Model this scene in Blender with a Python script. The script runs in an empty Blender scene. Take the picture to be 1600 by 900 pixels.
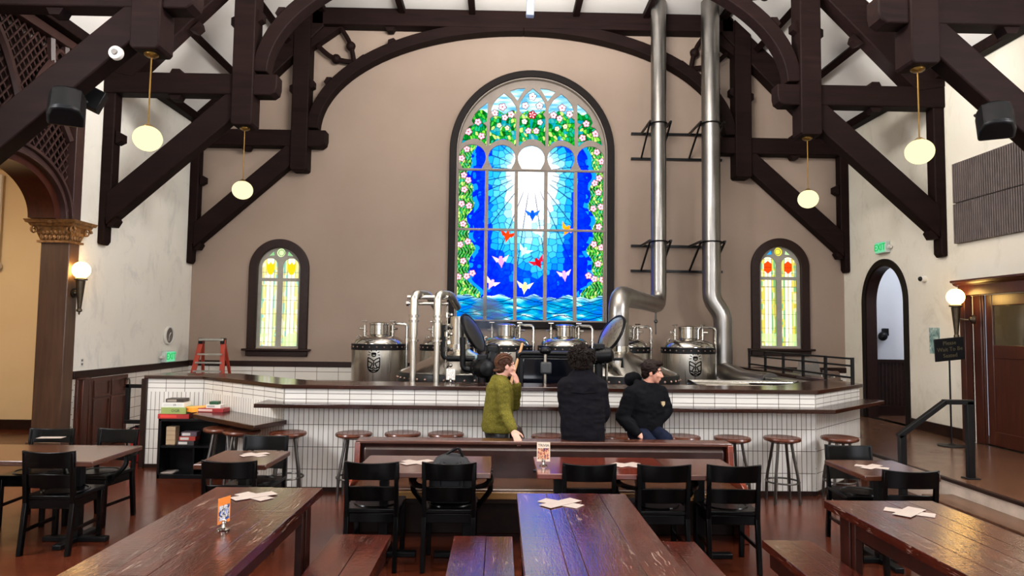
import bpy, bmesh, math, random
import numpy as np
from mathutils import Vector, Matrix, noise as mnoise
random.seed(7)
SC = bpy.context.scene
COL = SC.collection
PI = math.pi

# ------------------------------------------------------------------ camera
F_PX, YAW, PIT, ROL, EYE = 1073.9, .0168, .0614, .0126, 1.8
def cam_axes():
    cy, sy = math.cos(YAW), math.sin(YAW); cp, sp = math.cos(PIT), math.sin(PIT); cr, sr = math.cos(ROL), math.sin(ROL)
    R = Vector((cy, -sy, 0)); Fh = Vector((sy, cy, 0)); Z = Vector((0, 0, 1))
    F = Fh*cp + Z*sp; U = -Fh*sp + Z*cp
    return R*cr + U*sr, -R*sr + U*cr, F
cr_, cu_, cf_ = cam_axes()
cam = bpy.data.objects.new('camera', bpy.data.cameras.new('camera')); COL.objects.link(cam)
cam.data.sensor_width = 36; cam.data.lens = F_PX/1600*36; cam.data.clip_start = .05; cam.data.clip_end = 100
cam.matrix_world = Matrix(((cr_.x, cu_.x, -cf_.x, 0), (cr_.y, cu_.y, -cf_.y, 0), (cr_.z, cu_.z, -cf_.z, EYE), (0, 0, 0, 1)))
SC.camera = cam
def bp(px, py, X=None, Y=None, Z=None):
    d = cr_*((px-800)/F_PX) + cu_*((450-py)/F_PX) + cf_
    t = X/d.x if X is not None else Y/d.y if Y is not None else (Z-EYE)/d.z
    return Vector((d.x*t, d.y*t, EYE + d.z*t))

# ------------------------------------------------------------------ materials
def lin(c):
    if isinstance(c, str):
        c = tuple(int(c[i:i+2], 16) for i in (0, 2, 4))
    return tuple(((v/255)/12.92 if v/255 <= .04045 else ((v/255+.055)/1.055)**2.4) for v in c) + (1,)
class NT:
    def __init__(s, name):
        s.m = bpy.data.materials.new(name); s.m.use_nodes = True; s.t = s.m.node_tree; s.t.nodes.clear()
        s.out = s.n('ShaderNodeOutputMaterial')
    def n(s, ty, **kw):
        nd = s.t.nodes.new(ty)
        for k, v in kw.items():
            if k.startswith('i_'):
                nd.inputs[k[2:].replace('_', ' ')].default_value = v
            else: setattr(nd, k, v)
        return nd
    def l(s, a, b): s.t.links.new(a, b)
    def pr(s, **kw):
        b = s.n('ShaderNodeBsdfPrincipled'); s.l(b.outputs[0], s.out.inputs[0]); s.b = b
        for k, v in kw.items(): b.inputs[k.replace('_', ' ')].default_value = v
        return b
    def coord(s, kind='Object', scale=(1, 1, 1), rot=(0, 0, 0)):
        tc = s.n('ShaderNodeTexCoord'); mp = s.n('ShaderNodeMapping')
        mp.inputs['Scale'].default_value = scale; mp.inputs['Rotation'].default_value = rot
        s.l(tc.outputs[kind], mp.inputs[0]); return mp.outputs[0]
    def noise(s, vec, scale, detail=4, rough=.55, dist=0):
        nd = s.n('ShaderNodeTexNoise'); nd.inputs['Scale'].default_value = scale; nd.inputs['Detail'].default_value = detail
        nd.inputs['Roughness'].default_value = rough; nd.inputs['Distortion'].default_value = dist
        s.l(vec, nd.inputs['Vector']); return nd.outputs[0]
    def ramp(s, fac, stops):
        r = s.n('ShaderNodeValToRGB'); e = r.color_ramp.elements
        while len(e) < len(stops): e.new(.5)
        for el, (p, c) in zip(e, stops): el.position = p; el.color = c if len(c) == 4 else lin(c)
        s.l(fac, r.inputs[0]); return r.outputs[0]
    def mix(s, fac, a, b, mode='MIX'):
        m = s.n('ShaderNodeMix', data_type='RGBA', blend_type=mode)
        for i, v in ((0, fac), (6, a), (7, b)):
            if hasattr(v, 'links'): s.l(v, m.inputs[i])
            else: m.inputs[i].default_value = v
        return m.outputs[2]
    def bump(s, h, strength=.2, dist=.01):
        b = s.n('ShaderNodeBump'); b.inputs['Strength'].default_value = strength; b.inputs['Distance'].default_value = dist
        s.l(h, b.inputs['Height']); s.l(b.outputs[0], s.b.inputs['Normal']); return b
def plain(name, col, rough=.5, metal=0., var=.12, vscale=6., bump=0., bscale=60., spec=.5, coat=0.):
    t = NT(name); t.pr(Roughness=rough, Metallic=metal); t.b.inputs['Specular IOR Level'].default_value = spec
    t.b.inputs['Coat Weight'].default_value = coat; t.b.inputs['Coat Roughness'].default_value = .1
    c = lin(col); v = t.coord()
    if var:
        n = t.noise(v, vscale)
        lo = tuple(x*(1-var) for x in c[:3])+(1,); hi = tuple(min(1, x*(1+var)) for x in c[:3])+(1,)
        t.l(t.ramp(n, [(.3, lo), (.7, hi)]), t.b.inputs['Base Color'])
    else: t.b.inputs['Base Color'].default_value = c
    if bump: t.bump(t.noise(v, bscale, 3), bump)
    return t.m
def emis(name, col, strength):
    t = NT(name); e = t.n('ShaderNodeEmission'); e.inputs[0].default_value = lin(col); e.inputs[1].default_value = strength
    t.l(e.outputs[0], t.out.inputs[0]); return t.m
def wood(name, dark, mid, axis=1, rough=.3, grain=9., bump=.15, scratch=0., spec=.5, coat=0.):
    t = NT(name); t.pr(Roughness=rough); t.b.inputs['Coat Weight'].default_value = coat; t.b.inputs['Coat Roughness'].default_value = .14; t.b.inputs['Specular IOR Level'].default_value = spec
    sc = [grain*2.2]*3; sc[axis] = grain*.18
    v = t.coord(scale=tuple(sc)); n = t.noise(v, 1.5, 6, .62, .6)
    base = t.ramp(n, [(.28, lin(dark)), (.72, lin(mid))])
    big = t.noise(t.coord(), 1.3, 2)
    base = t.mix(t.ramp(big, [(.35, (0, 0, 0, 1)), (.7, (.35, .35, .35, 1))]), base, lin(dark))
    h = n
    if scratch:
        sc2 = [60.]*3; sc2[axis] = 6.
        s1 = t.noise(t.coord(scale=tuple(sc2), rot=(0, 0, .12)), 1, 5, .7, 1.2)
        ms = t.ramp(s1, [(.56, (0, 0, 0, 1)), (.63, (scratch,)*3+(1,))])
        pt = t.ramp(t.noise(t.coord(), 3.1, 3), [(.46, (0, 0, 0, 1)), (.6, (1, 1, 1, 1))])
        ms2 = t.mix(1.0, ms, pt, 'MULTIPLY')
        base = t.mix(ms2, base, lin('b09a8a'))
        # saw marks across the boards
        sc3 = [2.6]*3; sc3[axis] = 62.
        s3 = t.noise(t.coord(scale=tuple(sc3), rot=(0, 0, .05)), 1, 3, .6, .4)
        h = t.mix(.6, n, s3); h = t.mix(.3, h, s1); sc4 = [95.]*3; sc4[axis] = 22.; h = t.mix(.4, h, t.noise(t.coord(scale=tuple(sc4)), 1, 3, .6))
    t.l(base, t.b.inputs['Base Color'])
    if bump:
        bn = t.bump(h, bump, .02 if scratch else .006)
        if scratch: t.l(bn.outputs[0], t.b.inputs['Coat Normal'])
    return t.m
def plaster(name, col, col2, patch=None):
    t = NT(name); t.pr(Roughness=.75); t.b.inputs['Specular IOR Level'].default_value = .25
    v = t.coord(); n = t.noise(v, .7, 5, .6)
    c = t.ramp(n, [(.3, lin(col2)), (.7, lin(col))])
    if patch:
        p = t.ramp(t.noise(t.coord(scale=(1, 1.2, .8)), 1.6, 8, .72, .8), [(.52, (0, 0, 0, 1)), (.66, (.55,)*3+(1,))])
        c = t.mix(p, c, lin(patch))
    t.l(c, t.b.inputs['Base Color']); t.bump(t.noise(v, 14, 6, .65), .18, .01)
    return t.m
def tile(name, bw, bh, col='dad6cf', grout='4a3a30', mortar=.0034):
    t = NT(name); t.pr(Roughness=.16)
    tc = t.n('ShaderNodeTexCoord'); b = t.n('ShaderNodeTexBrick'); b.offset = 0; b.squash = 1
    t.l(tc.outputs['UV'], b.inputs['Vector'])
    b.inputs['Color1'].default_value = lin(col); b.inputs['Color2'].default_value = lin('d0ccc4'); b.inputs['Mortar'].default_value = lin(grout)
    b.inputs['Scale'].default_value = 1; b.inputs['Mortar Size'].default_value = mortar; b.inputs['Mortar Smooth'].default_value = .1
    b.inputs['Brick Width'].default_value = bw; b.inputs['Row Height'].default_value = bh
    t.l(b.outputs[0], t.b.inputs['Base Color'])
    inv = t.n('ShaderNodeMath', operation='SUBTRACT'); inv.inputs[0].default_value = 1; t.l(b.outputs[1], inv.inputs[1])
    t.bump(inv.outputs[0], .35, .003)
    r = t.n('ShaderNodeMapRange'); r.inputs[3].default_value = .14; r.inputs[4].default_value = .8; t.l(b.outputs[1], r.inputs[0]); t.l(r.outputs[0], t.b.inputs['Roughness'])
    return t.m
def steel(name, col='c8c6c0', rough=.18, streak=.12):
    t = NT(name); t.pr(Metallic=1., Roughness=rough)
    n = t.noise(t.coord(scale=(40, 40, 1.2)), 1, 4, .6)
    c = lin(col); lo = tuple(x*(1-streak) for x in c[:3])+(1,)
    t.l(t.ramp(n, [(.3, lo), (.7, c)]), t.b.inputs['Base Color'])
    r = t.n('ShaderNodeMapRange'); r.inputs[3].default_value = rough*.7; r.inputs[4].default_value = rough*1.5; t.l(n, r.inputs[0]); t.l(r.outputs[0], t.b.inputs['Roughness'])
    t.bump(t.noise(t.coord(), 5, 2), .03, .02)
    return t.m
def knit(name, c1, c2):
    t = NT(name); t.pr(Roughness=.95); t.b.inputs['Specular IOR Level'].default_value = .1; t.b.inputs['Sheen Weight'].default_value = 0
    v = t.coord(); n = t.noise(v, 90, 4, .7); n2 = t.noise(v, 7, 3)
    c = t.ramp(n, [(.32, lin(c1)), (.68, lin(c2))]); c = t.mix(t.ramp(n2, [(.4, (0, 0, 0, 1)), (.7, (.4,)*3+(1,))]), c, lin(c1))
    t.l(c, t.b.inputs['Base Color']); t.bump(n, .6, .01); return t.m
def floor_mat(name, axis=0, c=('230c06', '3e1a0d', '5a2817'), rough=.19):
    t = NT(name); t.pr(Roughness=rough); t.b.inputs['Specular IOR Level'].default_value = .32
    rot = (0, 0, 0) if axis == 0 else (0, 0, PI/2)
    v = t.coord(rot=rot); b = t.n('ShaderNodeTexBrick'); b.offset = .37; b.offset_frequency = 3; t.l(v, b.inputs['Vector'])
    b.inputs['Scale'].default_value = 1; b.inputs['Brick Width'].default_value = 1.5; b.inputs['Row Height'].default_value = .07
    b.inputs['Mortar Size'].default_value = .0012; b.inputs['Color1'].default_value = lin(c[1]); b.inputs['Color2'].default_value = lin(c[2]); b.inputs['Mortar'].default_value = lin('120604')
    n = t.noise(t.coord(scale=(1.5, 22, 22), rot=rot), 1.2, 6, .65, .5)
    g = t.ramp(n, [(.3, lin(c[0])), (.75, lin(c[2]))])
    t.l(t.mix(.5, b.outputs[0], g), t.b.inputs['Base Color'])
    t.bump(t.mix(.5, n, b.outputs[0]), .06, .004)
    r = t.n('ShaderNodeMapRange'); r.inputs[3].default_value = rough*.6; r.inputs[4].default_value = rough*1.7; t.l(t.noise(t.coord(), 2.3, 4), r.inputs[0]); t.l(r.outputs[0], t.b.inputs['Roughness'])
    return t.m

M = {}
M['beam'] = wood('dark_beam_wood', '110908', '1f1210', 0, .6, 5., .12, spec=.06)
M['casing'] = plain('dark_casing_wood', '22120d', .4, var=.25, vscale=12, spec=.2)
M['casing_black'] = plain('window_frame_wood', '120b09', .45, var=.2, vscale=12, spec=.12)
M['brown'] = wood('brown_painted_wood', '3c281d', '563d2d', 2, .4, 6., .05)
M['doorwood'] = wood('door_wood', '2c120b', '4d2415', 2, .3, 7., .06)
M['purple_brown'] = plain('arcade_wood', '3a2622', .4, var=.2)
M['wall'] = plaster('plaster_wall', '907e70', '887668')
M['wall_left'] = plaster('plaster_wall_left', 'e6e1d6', 'ddd8cc', 'bdbab4')
M['wall_right'] = plaster('plaster_wall_right', 'e6dfd0', 'dcd4c2', 'c8bfac')
M['wall_aisle'] = plaster('plaster_aisle', 'dcc6a2', 'd2ba95')
M['wall_hall'] = plaster('plaster_hall', 'c9cbd2', 'c0c2ca')
M['ceil'] = plaster('plaster_ceiling', 'e6e1db', 'dcd7d0')
M['floor'] = floor_mat('floor_boards', 0)
M['floor2'] = floor_mat('platform_boards', 0, ('33201a', '4e3327', '684833'), .2)
M['riser'] = plain('riser_paint', 'b5a597', .5, var=.2, vscale=5)
M['tile_h'] = tile('wall_tile_flat', .24, .063)
M['tile_v'] = tile('wall_tile_upright', .055, .243)
M['tile_big'] = tile('wall_tile_back', .41, .16, 'd9d2c6', '6f5f52', .005)
M['top'] = wood('bar_top_wood', '1c0d08', '35180f', 0, .16, 5., .03)
M['table'] = wood('rough_table_wood', '2a0c07', '5a2114', 1, .15, 6., .13, scratch=.5, coat=.6)
M['table_leg'] = wood('rough_table_leg_wood', '1f0b07', '3a170f', 2, .4, 5., .1, spec=.25)
M['table_x'] = wood('booth_table_wood', '4a170c', '7c3019', 0, .2, 6., .05, coat=.8)
M['table_x2'] = wood('booth_table_wood_worn', '3c2018', '5e3627', 0, .26, 6., .1, coat=.3)
M['table_s'] = wood('small_table_wood', '331a12', '5a3120', 0, .2, 6., .06, coat=.4)
M['black'] = plain('black_wood', '050404', .24, var=.3, vscale=20, spec=.17)
M['blackm'] = plain('black_metal', '08080a', .4, 0, var=.2, spec=.2)
M['blackp'] = plain('black_plastic', '09090b', .4, var=.2, bump=.02, spec=.2)
M['leather'] = plain('brown_leather', '2f1c18', .28, var=.25, vscale=9, bump=.08, bscale=25)
M['rail_glint'] = wood('painted_glint_wood', '6e4c28', '9a7240', 0, .2, 6., .04)  # paler colour paints in the gold light along the booth seat edge
M['seatleather'] = plain('brown_bench_seat', '42291b', .25, var=.25, vscale=6)
M['stool'] = wood('stool_seat_wood', '3a1a0e', '613220', 0, .25, 6., .08)
M['gunmetal'] = plain('gunmetal', '5a5652', .32, .9, var=.2)
M['steel'] = steel('stainless', 'c6c1b6', rough=.27)
M['steel_d'] = plain('stainless_duct', '8b8782', .33, 1., var=.14, vscale=2.5)
M['steel_b'] = steel('stainless_bright', 'bcb8b0', .14, .06)
M['alu'] = plain('aluminium', 'a9a69e', .4, .8, var=.15)
M['orange'] = plain('orange_fibreglass', '9a2c16', .45)
M['globe'] = emis('lit_globe', 'fff5b8', 1.4)
M['globe_warm'] = emis('lit_globe_warm', 'ffcb72', 20.0)
M['brass'] = plain('brass', '8a6a35', .3, .9)
M['bronze'] = plain('bronze', '4a4032', .35, .8, var=.3)
M['gilt'] = plain('gilded_plaster', '7d5832', .4, .4, var=.5, vscale=25, bump=.5, bscale=40)
M['paper'] = plain('white_paper', 'a09289', .6, var=.05)
M['white'] = plain('white_plastic', 'd6d2cb', .4, var=.05)
M['grey'] = plain('grey_plastic', '5d5852', .5, var=.1)
M['stone'] = plain('tracery_stone', '857a70', .7, var=.1)
M['ink'] = plain('dark_ink', '070708', .8, var=0, spec=.05)
M['red'] = plain('red_paint', '8e1d1c', .35)
M['copper'] = plain('copper_rivet', '8d7468', .35, .8)
M['skin'] = plain('skin', 'c98f78', .5, var=.12, vscale=14)
M['exitgreen'] = emis('exit_green', '06c455', 1.0)
M['exitbody'] = plain('exit_body', 'b9c2bc', .4)

# ------------------------------------------------------------------ mesh building
def tag(o, label=None, cat=None, group=None, kind=None):
    if label: o['label'] = label
    if cat: o['category'] = cat
    if group: o['group'] = group
    if kind: o['kind'] = kind
    return o
def thing(name, label, cat, loc=(0, 0, 0), group=None, kind=None):
    o = bpy.data.objects.new(name, None); COL.objects.link(o); o.location = loc; o.empty_display_size = .1
    return tag(o, label, cat, group, kind)
def adopt(o, parent):
    """parent o (built in world coordinates) under parent"""
    if parent is not None:
        o.parent = parent
        if parent.type == 'EMPTY' and parent.get('local') is None:
            o.matrix_parent_inverse = Matrix.Translation(-Vector(parent.location))
    return o
def link_mesh(name, me, m, parent=None, smooth=35, bevel=0, seg=2):
    if m is not None:
        me.materials.clear(); me.materials.append(m)
    if smooth:
        me.polygons.foreach_set('use_smooth', [True]*len(me.polygons))
        try: me.set_sharp_from_angle(angle=math.radians(smooth))
        except Exception: pass
    o = bpy.data.objects.new(name, me); COL.objects.link(o)
    if parent is None:
        n = len(me.vertices); co = np.empty(n*3); me.vertices.foreach_get('co', co); co = co.reshape(-1, 3)
        lo, hi = co.min(0), co.max(0); c = np.array(((lo[0]+hi[0])/2, (lo[1]+hi[1])/2, lo[2]))
        me.vertices.foreach_set('co', (co-c).ravel()); o.location = c
    else: adopt(o, parent)
    if bevel:
        b = o.modifiers.new('bevel', 'BEVEL'); b.width = bevel; b.segments = seg; b.limit_method = 'ANGLE'; b.angle_limit = math.radians(50)
    return o
def frame_from(d):
    d = Vector(d).normalized(); a = Vector((0, 0, 1)) if abs(d.z) < .95 else Vector((1, 0, 0))
    x = d.cross(a).normalized(); return x, x.cross(d).normalized(), d
class MB:
    def __init__(s): s.v = []; s.f = []; s.uv = {}
    def add(s, vs, fs, uvs=None):
        b = len(s.v); s.v += [tuple(v) for v in vs]
        for i, f in enumerate(fs):
            if uvs is not None and uvs[i] is not None: s.uv[len(s.f)] = uvs[i]
            s.f.append(tuple(b+k for k in f))
        return s
    def box(s, x0, y0, z0, x1, y1, z1, mt=None):
        vs = [Vector((x, y, z)) for z in (z0, z1) for y in (y0, y1) for x in (x0, x1)]
        if mt is not None: vs = [mt @ v for v in vs]
        return s.add(vs, [(0, 2, 3, 1), (4, 5, 7, 6), (0, 1, 5, 4), (2, 6, 7, 3), (0, 4, 6, 2), (1, 3, 7, 5)])
    def beam(s, p, q, w, h, up=(0, 0, 1), w2=None, h2=None):
        p, q = Vector(p), Vector(q); d = (q-p).normalized(); u = Vector(up); x = d.cross(u)
        if x.length < 1e-5: x = d.cross(Vector((0, 1, 0)))
        x.normalize(); u = x.cross(d).normalized(); vs = []
        for c, ww, hh in ((p, w, h), (q, w2 or w, h2 or h)):
            vs += [c-x*ww/2-u*hh/2, c+x*ww/2-u*hh/2, c+x*ww/2+u*hh/2, c-x*ww/2+u*hh/2]
        return s.add(vs, [(3, 2, 1, 0), (4, 5, 6, 7), (0, 1, 5, 4), (1, 2, 6, 5), (2, 3, 7, 6), (3, 0, 4, 7)])
    def cyl(s, p, q, r0, r1=None, n=16, caps=True):
        r1 = r0 if r1 is None else r1; p, q = Vector(p), Vector(q); x, y, d = frame_from(q-p)
        vs = [c+(x*math.cos(a)+y*math.sin(a))*r for c, r in ((p, r0), (q, r1)) for a in [2*PI*i/n for i in range(n)]]
        fs = [(i, (i+1) % n, n+(i+1) % n, n+i) for i in range(n)]
        if caps: fs += [tuple(range(n))[::-1], tuple(range(n, 2*n))]
        return s.add(vs, fs)
    def tube(s, pts, r, n=8, caps=True, closed=False):
        pts = [Vector(p) for p in pts]; k = len(pts); rs = r if isinstance(r, (list, tuple)) else [r]*k
        vs = []; xa = None
        for i, p in enumerate(pts):
            a = pts[(i-1) % k] if (closed or i > 0) else p; b = pts[(i+1) % k] if (closed or i < k-1) else p
            d = (b-a).normalized()
            if xa is None: xa = frame_from(d)[0]; ya = d.cross(xa)
            else:
                xa = (xa - d*xa.dot(d));
                xa = xa.normalized() if xa.length > 1e-6 else frame_from(d)[0]
                ya = d.cross(xa)
            vs += [p+(xa*math.cos(2*PI*j/n)+ya*math.sin(2*PI*j/n))*rs[i] for j in range(n)]
        fs = []
        for i in range(k if closed else k-1):
            a, b = i*n, ((i+1) % k)*n
            fs += [(a+j, a+(j+1) % n, b+(j+1) % n, b+j) for j in range(n)]
        if caps and not closed: fs += [tuple(range(n))[::-1], tuple(range((k-1)*n, k*n))]
        return s.add(vs, fs)
    def lathe(s, prof, o=(0, 0, 0), n=24, axis=(0, 0, 1)):
        x, y, d = (Vector((1, 0, 0)), Vector((0, 1, 0)), Vector((0, 0, 1))) if tuple(axis) == (0, 0, 1) else frame_from(axis)
        o = Vector(o); vs = [o+d*z+(x*math.cos(2*PI*i/n)+y*math.sin(2*PI*i/n))*max(r, 1e-4) for r, z in prof for i in range(n)]
        fs = []
        for k in range(len(prof)-1):
            fs += [(k*n+i, k*n+(i+1) % n, (k+1)*n+(i+1) % n, (k+1)*n+i) for i in range(n)]
        fs += [tuple(range(n))[::-1], tuple(range((len(prof)-1)*n, len(prof)*n))]
        return s.add(vs, fs)
    def sphere(s, c, r, sx=1, sy=1, sz=1, nu=16, nv=10, mt=None):
        c = Vector(c); vs = []; fs = []
        for j in range(nv+1):
            t = PI*j/nv
            for i in range(nu):
                p = Vector((math.sin(t)*math.cos(2*PI*i/nu)*r*sx, math.sin(t)*math.sin(2*PI*i/nu)*r*sy, math.cos(t)*r*sz))
                if j in (0, nv): p += Vector((math.cos(2*PI*i/nu), math.sin(2*PI*i/nu), 0))*1e-4
                vs.append(c+(mt @ p if mt is not None else p))
        for j in range(nv): fs += [(j*nu+i, (j+1)*nu+i, (j+1)*nu+(i+1) % nu, j*nu+(i+1) % nu) for i in range(nu)]
        fs += [tuple(range(nu)), tuple(range(nv*nu, nv*nu+nu))[::-1]]
        return s.add(vs, fs)
    def prism(s, poly, fn, t0, t1):
        """poly of (u,v); fn(u,v,t)->xyz"""
        n = len(poly); vs = [fn(u, v, t0) for u, v in poly]+[fn(u, v, t1) for u, v in poly]
        fs = [tuple(range(n))[::-1], tuple(range(n, 2*n))]+[(i, (i+1) % n, n+(i+1) % n, n+i) for i in range(n)]
        return s.add(vs, fs)
    def strip(s, inner, outer, fn, t0, t1):
        """solid between two 2D polylines"""
        n = len(inner); vs = []
        for t in (t0, t1):
            vs += [fn(u, v, t) for u, v in inner]+[fn(u, v, t) for u, v in outer]
        fs = []
        for i in range(n-1):
            a, b, c, d = i, i+1, n+i+1, n+i
            fs += [(a, b, c, d), (2*n+d, 2*n+c, 2*n+b, 2*n+a), (a, 2*n+a, 2*n+b, b), (d, c, 2*n+c, 2*n+d)]
        for e in (0, n-1): fs.append((e, n+e, 3*n+e, 2*n+e))
        return s.add(vs, fs)
    def mesh(s, name):
        me = bpy.data.meshes.new(name); me.from_pydata(s.v, [], s.f)
        if s.uv:
            ul = me.uv_layers.new(name='UVMap')
            for p in me.polygons:
                if p.index in s.uv:
                    for li, c in zip(p.loop_indices, s.uv[p.index]): ul.data[li].uv = c
        b = bmesh.new(); b.from_mesh(me); bmesh.ops.recalc_face_normals(b, faces=b.faces); b.to_mesh(me); b.free()
        return me
    def build(s, name, m, parent=None, smooth=35, bevel=0, seg=2):
        return link_mesh(name, s.mesh(name), m, parent, smooth, bevel, seg)
def struct(o): o['kind'] = 'structure'; return o
def plate_mesh(name, splines, t, mt):
    """flat plate of outline+holes (2D splines), thickness t, mapped by matrix mt (x,y plane, z thickness)"""
    cu = bpy.data.curves.new(name, 'CURVE'); cu.dimensions = '2D'; cu.fill_mode = 'BOTH'; cu.extrude = t/2
    for pts in splines:
        sp = cu.splines.new('POLY'); sp.points.add(len(pts)-1)
        for p, (x, y) in zip(sp.points, pts): p.co = (x, y, 0, 1)
        sp.use_cyclic_u = True
    o = bpy.data.objects.new(name, cu); COL.objects.link(o); dg = bpy.context.evaluated_depsgraph_get(); dg.update()
    me = bpy.data.meshes.new_from_object(o.evaluated_get(dg)); bpy.data.objects.remove(o); bpy.data.curves.remove(cu)
    me.transform(mt)
    b = bmesh.new(); b.from_mesh(me); bmesh.ops.remove_doubles(b, verts=b.verts, dist=1e-5); bmesh.ops.recalc_face_normals(b, faces=b.faces); b.to_mesh(me); b.free()
    return me
def MY(y): return Matrix(((1, 0, 0, 0), (0, 0, -1, y), (0, 1, 0, 0), (0, 0, 0, 1)))      # (u,v)->(X=u,Z=v) at Y
def MX(x): return Matrix(((0, 0, 1, x), (1, 0, 0, 0), (0, 1, 0, 0), (0, 0, 0, 1)))       # (u,v)->(Y=u,Z=v) at X
def arc(cx, cy, rx, ry, a0, a1, n=24): return [(cx+rx*math.cos(a0+(a1-a0)*i/n), cy+ry*math.sin(a0+(a1-a0)*i/n)) for i in range(n+1)]
def arch_poly(cx, hw, z0, zs, rise=None, n=24): return [(cx-hw, z0), (cx+hw, z0)]+arc(cx, zs, hw, rise or hw, 0, PI, n)
def text_obj(name, s, size, mt, m, parent=None, depth=.002, align='CENTER'):
    cu = bpy.data.curves.new(name, 'FONT'); cu.body = s; cu.size = size; cu.extrude = depth; cu.align_x = align; cu.align_y = 'CENTER'; cu.resolution_u = 2
    o = bpy.data.objects.new(name, cu); COL.objects.link(o); dg = bpy.context.evaluated_depsgraph_get(); dg.update()
    me = bpy.data.meshes.new_from_object(o.evaluated_get(dg)); bpy.data.objects.remove(o); bpy.data.curves.remove(cu)
    me.transform(mt); return link_mesh(name, me, m, parent, 0)
def dup(root, loc=None, rot=None, label=None, **props):
    r = root.copy(); COL.objects.link(r)
    if loc is not None: r.location = loc
    if rot is not None: r.rotation_euler = (0, 0, rot)
    if label: r['label'] = label
    for k, v in props.items(): r[k] = v
    for ch in list(root.children):
        c = ch.copy(); COL.objects.link(c); c.parent = r
        for g in list(ch.children):
            d = g.copy(); COL.objects.link(d); d.parent = c
    return r
def local(name, label, cat, group=None):
    o = thing(name, label, cat, (0, 0, 0), group); o['local'] = 1; return o
def smooth_pts(pts, n=6):
    """Catmull-Rom through the points"""
    P = [Vector(p) for p in pts]; out = []
    for i in range(len(P)-1):
        a = P[max(i-1, 0)]; b = P[i]; c = P[i+1]; d = P[min(i+2, len(P)-1)]
        for k in range(n):
            t = k/n
            out.append(.5*((2*b)+(c-a)*t+(2*a-5*b+4*c-d)*t*t+(3*b-a-3*c+d)*t**3))
    out.append(P[-1]); return out
def round_path(pts, r=.05, n=5):
    """polyline with rounded corners"""
    P = [Vector(p) for p in pts]; out = [P[0]]
    for i in range(1, len(P)-1):
        a = (P[i-1]-P[i]); b = (P[i+1]-P[i]); rr = min(r, a.length*.49, b.length*.49); a.normalize(); b.normalize()
        p0, p2 = P[i]+a*rr, P[i]+b*rr
        for k in range(n+1):
            t = k/n; out.append(p0*(1-t)**2+P[i]*2*t*(1-t)+p2*t*t)
    out.append(P[-1]); return out
XL, XR, YB, XC = -5.95, 6.72, 13.3, .385
ZW, ZC, HF = 5.8, 8.03, 3.97                     # wall top, flat ceiling, half width of the flat
YF = -4.0
# ------------------------------------------------------------------ floors
def slab(name, x0, y0, z0, x1, y1, z1, m): return struct(MB().box(x0, y0, z0, x1, y1, z1).build(name, m))
slab('floor', -10.2, YF-.3, -.12, 4.76, 13.7, 0, M['floor'])
b = MB().box(4.76, YF-.3, -.12, 6.9, 13.7, .3).box(6.9, 10.6, -.12, 9.4, 13.7, .3)
struct(b.build('floor_platform', M['floor2']))
st = thing('step', 'low wooden step running along the platform edge at the far right', 'step', (4.6, 3, 0), kind='structure')
MB().box(4.44, YF, .0, 4.765, 7.2, .125).build('riser', M['riser'], st)
MB().box(4.42, YF, .125, 4.765, 7.21, .15).build('tread', M['floor2'], st, bevel=.004)
struct(MB().box(4.745, YF, .0, 4.765, 8.86, .27).build('trim_1', M['riser']))
struct(MB().box(4.725, YF, .27, 4.775, 8.86, .305).build('trim_2', M['casing'], bevel=.005))
# ------------------------------------------------------------------ back wall with three window openings
BW = dict(cx=.585, hw=1.61, z0=1.86, zs=5.3)
SWL = dict(cx=-4.265, hw=.575, z0=1.38, zs=2.92, rise=.58)
SWR = dict(cx=5.45, hw=.57, z0=1.5, zs=3.08, rise=.58)
gable = [(XL-.4, -.1), (XR+.4, -.1), (XR+.4, ZW), (XC+HF+.1, ZC+.1), (XC-HF-.1, ZC+.1), (XL-.4, ZW)]
holes = [arch_poly(BW['cx'], BW['hw']-.1, BW['z0']+.06, BW['zs'])]
for w in (SWL, SWR): holes.append(arch_poly(w['cx'], w['hw']-.13, w['z0']+.03, w['zs'], w['rise']-.13))
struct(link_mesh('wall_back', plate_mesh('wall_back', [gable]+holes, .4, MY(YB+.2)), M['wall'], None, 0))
def tiled(name, a, b_, z0, z1, m, th=.02, parent=None):
    """thin tiled facing along a->b (plan points), tile UV in metres"""
    a, b_ = Vector(a+(0,)), Vector(b_+(0,)); d = (b_-a); L = d.length; d.normalize(); nrm = Vector((d.y, -d.x, 0))*th
    vs = [a+Vector((0, 0, z0)), b_+Vector((0, 0, z0)), b_+Vector((0, 0, z1)), a+Vector((0, 0, z1))]
    vs = [v+nrm for v in vs]+vs
    mb = MB().add(vs, [(0, 1, 2, 3), (7, 6, 5, 4), (0, 4, 5, 1), (1, 5, 6, 2), (2, 6, 7, 3), (3, 7, 4, 0)],
                  [[(0, z0), (L, z0), (L, z1), (0, z1)]]+[None]*5)
    return mb.build(name, m, parent, 0)
struct(tiled('wall_back_tiles', (XL, YB), (XR, YB), 0, 1.06, M['tile_big']))
struct(tiled('wall_left_tiles', (XL, 9.75), (XL, YB), 0, 1.06, M['tile_big']))
struct(MB().box(XL, YB-.04, 1.05, XR, YB+.01, 1.155).build('trim_3', M['casing'], bevel=.008))
struct(MB().box(XL-.01, 9.72, 1.04, XL+.04, YB-.03, 1.15).build('trim_4', M['casing'], bevel=.008))
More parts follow.
